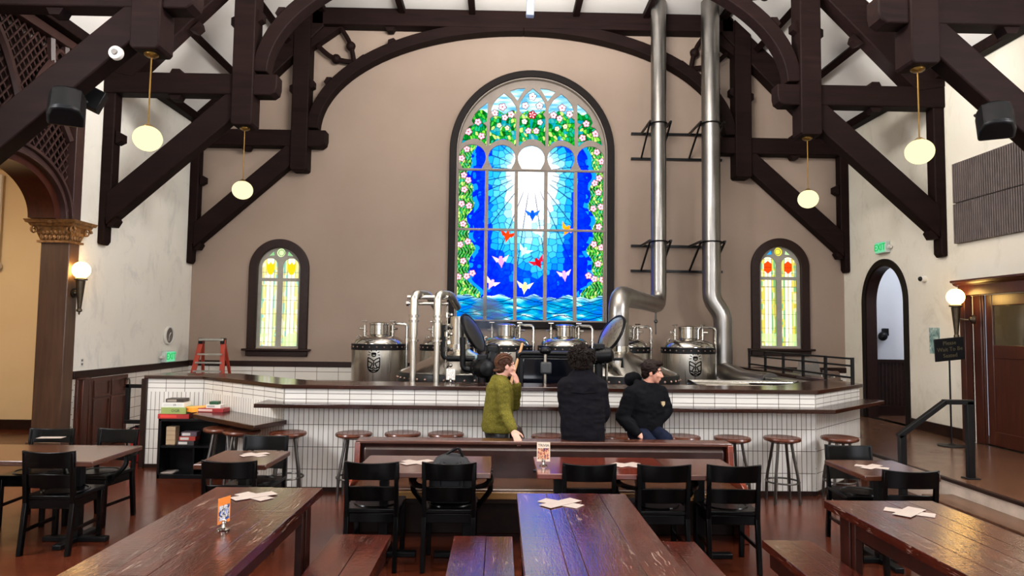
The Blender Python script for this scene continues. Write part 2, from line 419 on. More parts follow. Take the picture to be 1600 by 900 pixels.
# ------------------------------------------------------------------ left wall, arcade behind it, aisle
struct(MB().box(XL-.4, 9.7, -.1, XL, YB+.4, ZW+.1).build('wall_left', M['wall_left'], smooth=0))
struct(MB().box(XL-.4, YF, -.1, XL, 7.2, ZW+.1).build('wall_left_near', M['wall_left'], smooth=0))
struct(MB().box(-10.2, 12.1, -.1, XL-.39, 12.3, 4.6).build('wall_aisle', M['wall_aisle'], smooth=0))
struct(MB().box(-10.4, YF, -.1, -10.2, 12.3, 4.6).build('wall_aisle_far', M['wall_aisle'], smooth=0))
struct(MB().box(-10.2, 12.04, 0, XL-.4, 12.1, .16).build('baseboard_aisle', M['casing']))
struct(MB().box(-10.4, YF, 4.5, XL-.35, 12.3, 4.6).build('ceiling_aisle', M['wall_aisle'], smooth=0))
backing_pts = [(7.1, 6.0), (7.1, 3.2)]+[(8.42+.99*math.cos(PI-PI*k/28), 3.23+.69*math.sin(PI*k/28)) for k in range(29)]+[(9.7, 3.2), (9.7, 6.0)]
struct(MB().prism(backing_pts, lambda u, v, t: (t, u, v), XL-.30, XL-.26).build('dark_backing', M['casing_black'], smooth=0))  # dark sheet added behind the lattice to shut out aisle light
# right wall with hall arch and door recess
aY, aH, aS = 11.9, .60, 2.36
dY0, dY1, dZ = 7.55, bp(1517, 462, X=XR).y, bp(1517, 462, X=XR).z
outer = [(YF, -.1), (YB+.4, -.1), (YB+.4, ZW+.1), (YF, ZW+.1)]
struct(link_mesh('wall_right', plate_mesh('wall_right', [outer, arch_poly(aY, aH, .3, aS, .66), [(dY0, .3), (dY1, .3), (dY1, dZ), (dY0, dZ)]], .16, MX(XR+.08)), M['wall_right'], None, 0))
struct(MB().box(XR+.16, 12.9, .3, 9.4, 13.1, 4).build('wall_hall', M['wall_hall'], smooth=0))
struct(MB().box(9.2, 10.4, .3, 9.4, 12.9, 4).build('wall_hall_far', M['wall_hall'], smooth=0))
struct(MB().box(XR+.16, 10.4, .3, 9.4, 10.6, 4).build('wall_hall_near', M['wall_hall'], smooth=0))
struct(MB().box(XR+.16, 10.4, 3.9, 9.4, 13.1, 4.0).build('ceiling_hall', M['wall_hall'], smooth=0))
# panelled wainscot in the hall
b = MB().box(XR+.17, 12.84, .3, 9.2, 12.9, 1.28)
b.box(XR+.17, 12.81, 1.28, 9.2, 12.9, 1.34).box(XR+.17, 12.8, .3, 9.2, 12.9, .48)
for k in range(34): b.cyl((XR+.4+k*.07, 12.842, .48), (XR+.4+k*.07, 12.842, 1.28), .012, n=6)
struct(b.build('trim_5', M['casing']))
# baseboard on the right wall
struct(MB().box(XR-.03, dY1+.2, .3, XR+.01, aY-aH-.12, .46).box(XR-.03, aY+aH+.12, .3, XR+.01, YB, .46).build('baseboard_right', M['casing'], bevel=.006))
# rear wall behind the camera with three tall openings, made up to admit daylight
rear = [(XL-.4, -.1), (XR+.4, -.1), (XR+.4, ZW), (XC+HF+.1, ZC+.1), (XC-HF-.1, ZC+.1), (XL-.4, ZW)]
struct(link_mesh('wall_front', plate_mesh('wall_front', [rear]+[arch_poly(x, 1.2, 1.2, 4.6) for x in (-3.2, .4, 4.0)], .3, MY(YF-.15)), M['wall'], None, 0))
# ------------------------------------------------------------------ ceiling
b = MB().box(XC-HF, YF-.3, ZC, XC+HF, YB+.4, ZC+.1)
for s, xw in ((-1, XL), (1, XR)):
    x1 = XC+s*HF
    b.prism([(xw+s*.4, ZW-.37), (x1, ZC), (x1, ZC+.14), (xw+s*.4, ZW-.23)], lambda u, v, t: (u, t, v), YF-.3, YB+.4)
struct(b.build('ceiling', M['ceil'], smooth=0))
k = 6
for x in (XC-HF+.06, -1.98, -.62, 1.4, 2.77, XC+HF-.06):
    struct(MB().box(x-.06, YF, ZC-.13, x+.06, YB, ZC).build('trim_%d' % k, M['beam'], bevel=.01)); k += 1
for s, xw in ((-1, XL), (1, XR)):
    for f in (.36, .72):
        x = xw+(XC+s*HF-xw)*f; z = ZW+(ZC-ZW)*f
        mt = Matrix.Translation((x, 0, z)) @ Matrix.Rotation(s*math.atan2(ZC-ZW, abs(XC+s*HF-xw)), 4, 'Y')
        struct(MB().box(-.06, YF, -.16, .06, YB, .0, mt).build('trim_%d' % k, M['beam'], bevel=.01)); k += 1
    struct(MB().box(xw-.02 if s < 0 else xw-.16, YF, ZW-.1, xw+.16 if s < 0 else xw+.02, YB, ZW+.06).build('trim_%d' % k, M['beam'], bevel=.01)); k += 1

# ------------------------------------------------------------------ arcade screen on the left
ac = thing('arcade_arch', 'dark wooden arch with latticed spandrel above the side aisle at far left', 'arch', (XL-.2, 8.4, 3.2))
fX = lambda u, v, t: (t, u, v)
aw = [arc(8.42, 3.23, a, r, 0, PI, 32) for a, r in ((.86, .58), (.98, .68), (1.02, .72), (1.10, .80))]
MB().strip(aw[0], aw[1], fX, XL-.42, XL-.06).build('soffit', M['doorwood'], ac)
arr = MB().strip(aw[1], aw[2], fX, XL-.2, XL+.02).strip(aw[2], aw[3], fX, XL-.2, XL-.02)
arr.strip([(u, v) for u, v in arc(8.42, 3.23, 1.10, .80, 0, PI, 32)], arc(8.42, 3.23, 1.14, .84, 0, PI, 32), fX, XL-.2, XL+.03)
arr.build('archivolt', M['purple_brown'], ac, bevel=.004)
fr = MB().box(XL-.2, 9.53, 3.22, XL+.02, 9.72, ZW-.1).box(XL-.35, 7.2, 3.22, XL+.02, 7.32, ZW-.1).box(XL-.2, 7.2, ZW-.22, XL+.02, 9.72, ZW-.1)
fr.build('stile', M['purple_brown'], ac, bevel=.006)
lat = MB(); Y0, Y1, Z0, Z1 = 7.3, 9.54, 3.25, ZW-.2
def lat_ok(y, z): return ((y-8.42)/1.12)**2+((z-3.23)/.82)**2 > 1
step_ = .125
for sg in (1, -1):
    for q in range(-40, 60):
        c0 = (Y0+q*step_); pts = []
        for i in range(140):
            z = Z0+(Z1-Z0)*i/139; y = c0+sg*(z-Z0)*.8
            if Y0 <= y <= Y1 and lat_ok(y, z): pts.append((y, z))
            else:
                if len(pts) > 2: lat.beam((XL-.09+sg*.008, pts[0][0], pts[0][1]), (XL-.09+sg*.008, pts[-1][0], pts[-1][1]), .022, .016, (1, 0, 0))
                pts = []
        if len(pts) > 2: lat.beam((XL-.09+sg*.008, pts[0][0], pts[0][1]), (XL-.09+sg*.008, pts[-1][0], pts[-1][1]), .022, .016, (1, 0, 0))
lat.build('lattice', M['purple_brown'], ac, smooth=0)
rb = MB()
for pts in ([(9.5, 4.35), (9.2, 4.75), (9.05, 5.2), (9.0, 5.6)], [(8.55, 4.05), (8.62, 4.5), (8.8, 4.95), (9.05, 5.3)], [(8.55, 4.05), (8.45, 4.6), (8.2, 5.1), (7.95, 5.4)],
            [(7.4, 4.3), (7.6, 4.7), (7.75, 5.1), (7.85, 5.6)], [(9.5, 5.0), (9.35, 5.25), (9.3, 5.6)]):
    rb.tube([(XL-.05, y, z) for y, z in smooth_pts([(a, b_, 0) for a, b_ in pts], 6) for _ in (0,)] if False else [(XL-.05, p.x, p.y) for p in smooth_pts([(a, b_, 0) for a, b_ in pts], 6)], .055, 6)
rb.tube([(XL-.05, 9.2+.13*math.cos(2*PI*i/16), 5.33+.16*math.sin(2*PI*i/16)) for i in range(16)], .035, 6, closed=True)
rb.build('tracery_rib', M['purple_brown'], ac)
def pilaster(y, label):
    p = thing('pilaster', label, 'column', (XL-.2, y, 0))
    MB().box(XL-.36, y-.02, 0, XL+.03, y+.21, 2.94).build('shaft', M['brown'], p, bevel=.012)
    MB().box(XL-.4, y-.06, 0, XL+.07, y+.25, .22).box(XL-.38, y-.04, .22, XL+.05, y+.23, .28).build('plinth', M['brown'], p, bevel=.01)
    cx, cy = XL-.165, y+.095; hx, hy = .20, .12
    c = MB()
    for z0, z1, e0, e1 in ((2.92, 2.95, .03, .03), (2.95, 3.14, .0, .06), (3.14, 3.18, .09, .11), (3.18, 3.225, .13, .15)):
        vs = [(cx+sx*(hx+e), cy+sy*(hy+e), z) for z, e in ((z0, e0), (z1, e1)) for sx, sy in ((-1, -1), (1, -1), (1, 1), (-1, 1))]
        c.add(vs, [(3, 2, 1, 0), (4, 5, 6, 7), (0, 1, 5, 4), (1, 2, 6, 5), (2, 3, 7, 6), (3, 0, 4, 7)])
    for sx in (-1, 1):                                  # corner volutes
        for sy in (-1, 1):
            o = Vector((cx+sx*(hx+.065), cy+sy*(hy+.065), 3.09))
            for fx in (Vector((1, 0, 0)), Vector((0, 1, 0))):
                c.tube([o+fx*(-(sx if fx.x else sy))*.02+(fx*math.cos(t)+Vector((0, 0, 1))*math.sin(t))*(.068-.056*t/9) for t in [k*.45 for k in range(21)]], [.016-.0005*k for k in range(21)], 6)
    for fx in range(7):                                 # leaf rows on the two visible faces
        x = cx-hx+.03+fx*(2*hx-.06)/6
        c.sphere((x, cy-hy-.015, 2.995), .03, .8, .5, 1.5, 8, 6).sphere((x+.03, cy-hy-.03, 3.06), .026, .9, .6, 1.4, 8, 6)
    for fy in range(4):
        yy = cy-hy+.03+fy*(2*hy-.06)/3
        c.sphere((cx+hx+.015, yy, 2.995), .03, .5, .8, 1.5, 8, 6).sphere((cx+hx+.03, yy+.02, 3.06), .026, .6, .9, 1.4, 8, 6)
    c.sphere((cx, cy-hy-.12, 3.2), .04, 1, .6, 1, 8, 6)
    c.build('capital', M['gilt'], p)
    return p
pilaster(9.5, 'brown square pilaster with gilded scrolled capital on left wall')
# aisle pipe
tag(MB().tube([(-8.75, 12.03, 4.4), (-8.75, 12.03, 2.95), (-8.75, 12.0, 2.85)], .035, 8).cyl((-8.75, 11.98, 2.8), (-8.75, 12.08, 2.8), .07).build('hanging_conduit', M['white']), 'white vertical pipe on the peach aisle wall seen through arch', 'pipe')

# ------------------------------------------------------------------ trims of doors and arches
pi_ = [(aY+aH, .3)]+arc(aY, aS, aH, .66, 0, PI, 28)+[(aY-aH, .3)]
po_ = [(aY+aH+.11, .3)]+arc(aY, aS, aH+.11, .77, 0, PI, 28)+[(aY-aH-.11, .3)]
pj_ = [(aY+aH-.02, .3)]+arc(aY, aS, aH-.02, .64, 0, PI, 28)+[(aY-aH+.02, .3)]
d1 = thing('door_1', 'dark arched doorway casing in right wall below the exit sign', 'doorway', (XR, aY, .3), kind='structure')
MB().strip(pi_, po_, fX, XR-.035, XR+.02).build('casing', M['casing_black'], d1, bevel=.006)
MB().strip(pj_, pi_, fX, XR-.01, XR+.18).build('jamb', M['casing'], d1)
# wooden door with glass at far right
d2 = thing('door_2', 'brown wooden door with small glass pane at the far right', 'door', (XR, 8.5, .3), kind='structure')
c = MB().box(XR-.10, dY0-.16, .3, XR+.02, dY0, dZ).box(XR-.10, dY1, .3, XR+.02, dY1+.11, dZ)
c.build('casing', M['doorwood'], d2, bevel=.006)
c = MB().box(XR-.11, dY0-.2, dZ, XR+.02, dY1+.12, dZ+.15)
c.prism([(0, 0), (-.05, .02), (-.07, .05), (-.10, .06), (-.10, .09), (0, .09)], lambda u, v, t: (XR-.09+u, t, dZ+.13+v), dY0-.25, dY1+.17)
c.build('cornice', M['doorwood'], d2, bevel=.004)
MB().box(XR+.02, dY0, .3, XR+.08, dY0+.1, dZ).box(XR+.02, dY1-.16, .3, XR+.08, dY1, dZ).box(XR+.03, dY1-.2, .3, XR+.06, dY1-.16, dZ).build('frame', M['doorwood'], d2, bevel=.008)
xd = XR+.06; y1 = dY1-.2
def rail(b, ya, yb, za, zb): b.box(xd, ya, za, xd+.045, yb, zb)
b = MB(); ym = y1-.92
rail(b, ym+.1301, y1-.1301, 2.22, dZ); rail(b, ym+.1301, y1-.1301, 1.50, 1.68); rail(b, ym+.1301, y1-.1301, .31, .5); rail(b, y1-.13, y1, .31, dZ); rail(b, ym, ym+.13, .31, dZ)
b.box(xd+.015, ym+.12, .45, xd+.03, y1-.12, 1.55)
b.build('door_leaf', M['doorwood'], d2, bevel=.008)
gl = plain('door_glass', '9b8a68', .05, var=0); gl.node_tree.nodes['Principled BSDF'].inputs['Transmission Weight'].default_value = .85
MB().box(xd+.018, ym+.12, 1.66, xd+.026, y1-.12, 2.24).build('glass_pane', gl, d2)
b = MB(); rail(b, dY0, ym-.01, .3, dZ); b.build('side_panel', M['doorwood'], d2, bevel=.008)
struct(MB().box(XR+.34, dY0-.1, .3, XR+.38, dY1+.1, dZ+.1).build('wall_right_lobby', M['wall_right'], smooth=0))
# low cellar door on the left wall
d3 = thing('door_3', 'low brown panelled door under the chair rail on left wall', 'door', (XL, 10.5, 0), kind='structure')
ya, yb = bp(133, 600, X=XL).y, bp(193, 600, X=XL).y
MB().box(XL-.0, 9.78, 0, XL+.06, 9.86, 1.03).box(XL, 9.86, 0, XL+.09, ya-.05, 1.03).box(XL, ya-.05, 0, XL+.05, ya, 1.0).box(XL, 9.78, 1.03, XL+.11, ya-.03, 1.05).build('frame', M['doorwood'], d3, bevel=.006)
b = MB().box(XL+.03, ya, .02, XL+.07, yb, 1.03)
W = yb-ya
for u0, u1 in ((.12, .46), (.56, .9)):
    for z0, z1 in ((.78, .96), (.08, .70)):
        b.strip([(ya+W*u0, z0), (ya+W*u1, z0), (ya+W*u1, z1), (ya+W*u0, z1), (ya+W*u0, z0)], [(ya+W*u0-.03, z0-.03), (ya+W*u1+.03, z0-.03), (ya+W*u1+.03, z1+.03), (ya+W*u0-.03, z1+.03), (ya+W*u0-.03, z0-.03)], fX, XL+.06, XL+.09)
b.build('door_leaf', M['doorwood'], d3, bevel=.004)
MB().tube(round_path([(XL+.07, yb-.1, .97), (XL+.14, yb-.1, .97), (XL+.15, yb-.1, .86), (XL+.08, yb-.1, .84)], .04), .014).build('door_handle', M['bronze'], d3)
# ------------------------------------------------------------------ stained glass
rng = np.random.default_rng(5)
def L(c): return np.array(lin(c)[:3])
def voro(x, y, cell, seed):
    """distance to nearest two jittered seeds, their cell ids and seed positions"""
    r = np.random.default_rng(seed); N = 256
    jx, jy, rid = r.random((N, N)), r.random((N, N)), r.random((N, N))
    gx, gy = np.floor(x/cell).astype(int), np.floor(y/cell).astype(int)
    d1 = np.full(x.shape, 1e9); d2 = d1.copy(); sx = np.zeros(x.shape); sy = sx.copy(); idd = sx.copy()
    for ox in (-1, 0, 1):
        for oy in (-1, 0, 1):
            cx, cy = (gx+ox), (gy+oy); px = (cx+.15+.7*jx[cx % N, cy % N])*cell; py = (cy+.15+.7*jy[cx % N, cy % N])*cell
            d = np.hypot(x-px, y-py); m = d < d1
            d2 = np.where(m, d1, np.minimum(d2, d)); sx = np.where(m, px, sx); sy = np.where(m, py, sy); idd = np.where(m, rid[cx % N, cy % N], idd); d1 = np.where(m, d, d1)
    return d1, d2, sx, sy, idd
def sm(a, b, x): t = np.clip((x-a)/(b-a), 0, 1); return t*t*(3-2*t)
def vn(x, y, s, seed):
    r = np.random.default_rng(seed); g = r.random((64, 64)); xx, yy = x/s, y/s; i, j = np.floor(xx).astype(int), np.floor(yy).astype(int); fx, fy = sm(0, 1, xx-i), sm(0, 1, yy-j)
    G = lambda a, b: g[a % 64, b % 64]
    return (G(i, j)*(1-fx)+G(i+1, j)*fx)*(1-fy)+(G(i, j+1)*(1-fx)+G(i+1, j+1)*fx)*fy
def put(col, m, c): m = np.clip(m, 0, 1)[..., None]; col[:] = col*(1-m)+c*m
def flower(col, x, y, fx, fy, r, c='f4b9c8', eye='c2425a'):
    dx, dy = x-fx, y-fy; d = np.hypot(dx, dy); a = np.arctan2(dy, dx)+fx
    R = r*(.72+.28*np.abs(np.cos(2.5*a)))
    put(col, d < R+.9, L('5a1830')); put(col, d < R, L(c)); put(col, (d < R)*(np.abs(np.cos(2.5*a)) > .9)*(d < R*.8), L('fff2f4')); put(col, d < r*.22, L(eye))
def tri(x, y, p):
    (x0, y0), (x1, y1), (x2, y2) = p; s = lambda ax, ay, bx, by: (bx-ax)*(y-ay)-(by-ay)*(x-ax)
    a, b, c = s(x0, y0, x1, y1), s(x1, y1, x2, y2), s(x2, y2, x0, y0); return ((a >= 0)*(b >= 0)*(c >= 0))+((a <= 0)*(b <= 0)*(c <= 0)) > 0
def bird(col, x, y, bx, by, c, c2, s=1., tilt=0., up=1.):
    ct, st = math.cos(tilt), math.sin(tilt); dx, dy = (x-bx)/s, (y-by)/s; u, v = dx*ct+dy*st, -dx*st+dy*ct
    body = (np.hypot(u/3.2, (v-1)/5.2) < 1)+tri(u, v, [(-2, 4), (2, 4), (0, 10)]); wl = tri(u, v, [(-1, -1), (-2, 4), (-11, -7*up)])+tri(u, v, [(-1, -2), (-11, -7*up), (-6, 2)]); wr = tri(u, v, [(1, -1), (2, 4), (11, -7*up)])+tri(u, v, [(1, -2), (11, -7*up), (6, 2)])
    head = np.hypot(u, v+4) < 2.2
    put(col, (wl+wr) > 0, L(c2)); put(col, ((body+head) > 0), L(c))
def big_glass(x, y):
    """colour of the big window at photo-plan coordinates (x right, y down), axis at x=829.5"""
    cx = 829.5; dx = x-cx; ax = np.abs(dx); col = np.zeros(x.shape+(3,))
    d1, d2, sx, sy, idd = voro(x, y, 10.5, 3); sdx, sdy = sx-cx, sy-262.
    k = np.where(sdy > 0, 1/2.4, 1/.78); t = (np.abs(sdx)**2.5+np.abs(sdy*k)**2.5)**.4/44+(idd-.5)*.26
    pal = [(-1, 'ffffff'), (.66, 'ffffff'), (.84, 'e2f7fc'), (.98, 'a8e4f8'), (1.12, '6fd2f5'), (1.45, '2fb6ee'), (1.58, '1c98e8'), (1.64, '0c5ce0'), (1.9, '0744d0'), (3.0, '0538b4'), (9, '0538b4')]
    tx = [p[0] for p in pal]; cc = np.array([L(p[1]) for p in pal])
    for i in range(3): col[..., i] = np.interp(t, tx, cc[:, i])
    sh = (.55+.6*vn(x, y, 4, 9))*(.7+.6*idd); col *= np.where(t[..., None] > 1.62, sh[..., None], 1)
    put(col, (t > 1.85)*(vn(x, y, 9, 21) > .86)*.6, L('1aa4ec'))
    put(col, ((d2-d1) < 1.1)*np.interp(t, [.7, 1.1, 1.8], [.12, .6, .55]), L('08305e'))
    ang = np.degrees(np.arctan2(dx, y-262)); rad = np.hypot(dx, y-262)
    for a in (0 + np.array([-8, 9, -21, 24, -37, 38, -52, 55, -66, 67, -78, 80, -96, 97, -112, 113, -130, 131, -150, 151])):
        put(col, (np.abs(np.radians(ang-a))*rad < .8)*(rad > 34)*(ax < 100)*.75, L('0a2a55'))
    # core sparkle
    core = np.exp(-((dx/32)**2+((y-258)/38)**2)**2); put(col, core*1.1, L('ffffff'))
    # birds
    for bx, by, c, c2, s, tl in ((792, 365, 'f2571c', 'e84a12', 1.0, .2), (831.5, 331, '1767d6', '2f7ee0', .95, 0), (887, 354, 'f0a81c', 'e8b52e', 1.0, .5), (841, 407, 'c01a2e', 'd43048', 1.0, -.5), (782.5, 405, 'e6a8cf', 'e9d0ea', 1.0, -.1),
                                  (820.5, 446, 'f2e6a4', 'fbf3cc', 1.0, .1), (768, 441, 'f3c3cf', 'fbe6ea', .9, .45), (883, 426, 'eeb5d8', 'f6d4ea', .9, -.15), (819, 389, 'c8efe4', 'e4fbf3', .9, .5), (843, 358, 'f3e8f0', 'ffffff', .9, -.4)):
        bird(col, x, y, bx, by, c, c2, s*1.22, tl)
    # side vines
    edge = 96+5*np.sin(y/13.)+3*np.sin(y/5.3+1)-np.where(y > 425, (y-425)*.38, 0)
    g1, g2, gx, gy, gi = voro(x*1.5+2*np.sin(y/4), y, 5.2, 11)
    green = np.zeros(col.shape)
    gp = np.array([L(c) for c in ('0e8a35', '2cae3a', '8ed052', '16a35a', 'c9e88a', '0a6f2c', '55c24e', '2bb98a')]); green[:] = gp[(gi*7.99).astype(int)]
    put(green, ((g2-g1) < .9)*.75, L('0c4a20')); put(green, (np.sin(x*1.3+np.sin(y/3.)*3) > .93)*.6, L('e6f5c0'))
    m = (ax > edge); put(col, (ax > edge-7)*(vn(x, y, 7, 4) > .45), L('1e9fe8')); put(col, m, 1.0) if False else None
    mm = m[..., None]; col[:] = np.where(mm, green, col)
    for fy, off in ((228, 104), (243, 112), (270, 108), (278, 101), (293, 107), (316, 111), (319, 99), (348, 108), (376, 100), (381, 112), (407, 107), (426, 92), (431, 101), (432, 114)):
        for sg in (-1, 1): flower(col, x, y, cx+sg*off, fy+sg*.8, 5.2)
    # water
    wv = 461+2.2*np.sin(x/9.)+1.4*np.sin(x/4.1+2)
    w = np.zeros(col.shape); n = vn(x+14*np.sin(y/9.), y*2.6, 15, 31); n2 = vn(x, y*3, 7, 33)
    for i in range(3): w[..., i] = np.interp(n*.7+n2*.3, [.2, .42, .56, .7, .82], [L(c)[i] for c in ('087fb8', '0c9fc8', '20b6d4', '86d6e6', 'eef9fb')])
    put(w, np.clip((wv+7-y)/7, 0, 1)*.8*(.4+.6*n), L('eefcff'))
    row = (y-462)/9.; ph = np.sin(x/11.+np.floor(row)*2.1); put(w, (np.abs((row-np.floor(row))-.5-.38*ph) < .085)*.9, L('06456a')); ph2 = np.sin(x/8.+np.floor(row)*1.3+1.2); put(w, (np.abs((row-np.floor(row))-.5+.42*ph2) < .06)*.8, L('06557c'))
    col[:] = np.where((y > wv)[..., None], w, col)
    # upper tier: sky, flower heads, foliage
    up = y < 224-14*np.exp(-((((dx+23.25) % 46.5)-23.25)/13)**2)
    sk = np.zeros(col.shape); n = vn(x*.5, y*2.4, 8, 41)
    for i in range(3): sk[..., i] = np.interp(n, [.2, .5, .8], [L(c)[i] for c in ('74b6d2', 'a6d4e4', 'dceef4')])
    put(sk, (np.abs(np.sin(y/3.3+np.sin(x/9.)*1.2)) < .07)*.5, L('3b7f9c'))
    g1, g2, gx, gy, gi = voro(x*1.3+3*np.sin(y/5), y*.85, 6., 15); gr = gp[(gi*7.99).astype(int)].copy(); put(gr, ((g2-g1) < 1.0)*.8, L('0d5f2a')); put(gr, (vn(x, y, 9, 44) > .72)*.7, L('18a8c8'))
    fol = y > 176-10*np.exp(-(((dx+23.25) % 46.5)/23.25-1)**2*0)+3*np.sin(x/4.); gr = np.where(fol[..., None], gr, sk)
    col[:] = np.where(up[..., None], gr, col)
    fl = [(829.5, 140, 6, 'ffffff'), (818, 155, 5.5, 'fbdfe4'), (841, 155, 5.5, 'fbdfe4'), (829.5, 170, 6.5, 'c43350'), (817, 181, 4.5, 'e8fbe4'), (842, 182, 4.5, 'e8fbe4'), (823.5, 196, 5, 'f6c3d0'), (836, 196, 5, 'f6c3d0')]
    for sg in (-1, 1): fl += [(cx+sg*48, 158, 6, 'f8ccd6'), (cx+sg*60, 168, 5.5, 'f8ccd6'), (cx+sg*34, 170, 5.5, 'f8ccd6'), (cx+sg*44, 175, 5, 'f8ccd6'), (cx+sg*53, 188, 4, 'dff5b0'), (cx+sg*40, 192, 4, 'dff5b0'), (cx+sg*87, 183, 5.5, 'f6b8c8'), (cx+sg*102, 199, 5.8, 'f6b8c8'), (cx+sg*81, 206, 5.5, 'f6b8c8')]
    for fx, fy, r, c in fl: flower(col, x, y, fx, fy, r, c)
    col = np.clip(col, 0, 1)**1.32; blue = np.clip((col[..., 2]-np.maximum(col[..., 0], col[..., 1]*2.2))/(col[..., 2]+1e-4), 0, 1)
    col[..., 2] *= 1+3.4*blue
    return col
def glass_mat(name, strength):
    t = NT(name); e = t.n('ShaderNodeEmission'); at = t.n('ShaderNodeAttribute', attribute_name='pane_colour'); t.l(at.outputs['Color'], e.inputs[0]); e.inputs[1].default_value = strength
    t.l(e.outputs[0], t.out.inputs[0]); return t.m
def glass_sheet(name, u0, u1, v0, v1, nu, nv, fn, y, m, parent):
    U, V = np.meshgrid(np.linspace(u0, u1, nu), np.linspace(v0, v1, nv)); col = np.clip(fn(U, V), 0, 4)
    co = np.stack([U, np.full(U.shape, y), V], -1).reshape(-1, 3)
    i = (np.arange(nv-1)[:, None]*nu+np.arange(nu-1)[None]).ravel(); f = np.stack([i, i+1, i+nu+1, i+nu], -1)
    me = bpy.data.meshes.new(name); me.vertices.add(len(co)); me.vertices.foreach_set('co', co.ravel().astype(np.float32)); me.loops.add(f.size); me.loops.foreach_set('vertex_index', f.ravel().astype(np.int32))
    me.polygons.add(len(f)); me.polygons.foreach_set('loop_start', (np.arange(len(f))*4).astype(np.int32)); me.update(calc_edges=True)
    a = me.color_attributes.new('pane_colour', 'FLOAT_COLOR', 'POINT'); a.data.foreach_set('color', np.concatenate([col.reshape(-1, 3), np.ones((len(co), 1))], 1).ravel().astype(np.float32)); me.validate()
    return link_mesh(name, me, m, parent, 0)
def arch_path(w, d, zb=None):
    r = w.get('rise', w['hw']); zb = w['z0'] if zb is None else zb
    return [(w['cx']-w['hw']+d, zb)]+arc(w['cx'], w['zs'], w['hw']-d, r-d, PI, 0, 40)+[(w['cx']+w['hw']-d, zb)]
fY = lambda u, v, t: (u, t, v)
# big window: photo-plan coordinates <-> wall metres
S0 = 13.3/F_PX
def pu(px): return BW['cx']+(px-829.5)*S0*1.0
def pv(py): return 1.99+(499-py)*S0*1.0035
w1 = thing('window_1', 'tall arched stained glass window with white sunburst, birds and blue water', 'window', (BW['cx'], YB, BW['z0']), kind='structure')
MB().strip(arch_path(BW, .135), arch_path(BW, 0), fY, YB-.09, YB+.02).box(BW['cx']-BW['hw'], YB-.09, BW['z0']-.02, BW['cx']+BW['hw'], YB+.02, BW['z0']+.11).build('window_frame', M['casing_black'], w1, bevel=.01)
MB().strip(arch_path(BW, .155), arch_path(BW, .13), fY, YB-.05, YB+.1).build('inner_bead', M['stone'], w1)
Z1 = lambda X, Y: (pu(690+X/4.089), pv(100+Y/4.089))
def mirror(p): return [(1142-x, y) for x, y in p][::-1]
outl = [(u, v) for u, v in arch_path(BW, .10)]
H = []
xs = [(97, 268), (290, 460), (482, 652), (675, 845), (868, 1038)]
for a, b_ in xs:
    H.append([(a, 664), (b_, 664), (b_, 1040), (a, 1040)]); H.append([(a, 1054), (b_, 1054), (b_, 1628), (a, 1628)])
    c = (a+b_)/2; H.append([(c-62, 650), (c-80, 615)]+[(c+88*math.cos(t), 577+84*math.sin(t)) for t in [PI*.92+k*(PI*1.16)/18 for k in range(19)]]+[(c+80, 615), (c+62, 650)])
mid = [(571, 113), (615, 150), (648, 200), (658, 240), (655, 265), (640, 285), (655, 305), (658, 502), (630, 470), (600, 456), (571, 452)]
H.append(mid+[(1142-x, y) for x, y in mid[::-1][1:-1]])
sec = [(383, 148), (430, 185), (460, 230), (467, 262), (462, 285), (445, 300), (465, 318), (465, 502), (435, 474), (405, 460), (378, 457), (345, 465), (315, 480), (293, 497), (294, 318), (318, 300), (303, 285), (301, 255), (315, 215), (345, 178)]
out_ = [(277, 212), (276, 340), (250, 352), (272, 368), (272, 502), (245, 474), (215, 457), (185, 455), (150, 466), (110, 490), (122, 440), (145, 390), (160, 372), (188, 362), (174, 335), (195, 290), (230, 250)]
trn = [(420, 135), (470, 118), (526, 112), (500, 150), (472, 200), (445, 165)]
for p in (sec, out_, trn): H += [p, mirror(p)]
ZC_ = [[Z1(*q) for q in p] for p in H]
link_mesh('tracery', plate_mesh('tracery', [outl]+ZC_, .07, MY(YB+.10)), M['stone'], w1, 0)
for yy in (260.5, 356.5): MB().box(BW['cx']-1.5, YB+.05, pv(yy)-.012, BW['cx']+1.5, YB+.075, pv(yy)+.012).build('transom_bar', M['stone'], w1)
glass_sheet('stained_glass', BW['cx']-1.5, BW['cx']+1.5, 1.93, 6.83, 420, 690, lambda U, V: big_glass(829.5+(U-BW['cx'])/S0, 499-(V-1.99)/(S0*1.0035)), YB+.12, glass_mat('stained_glass_lit', 1.75), w1)
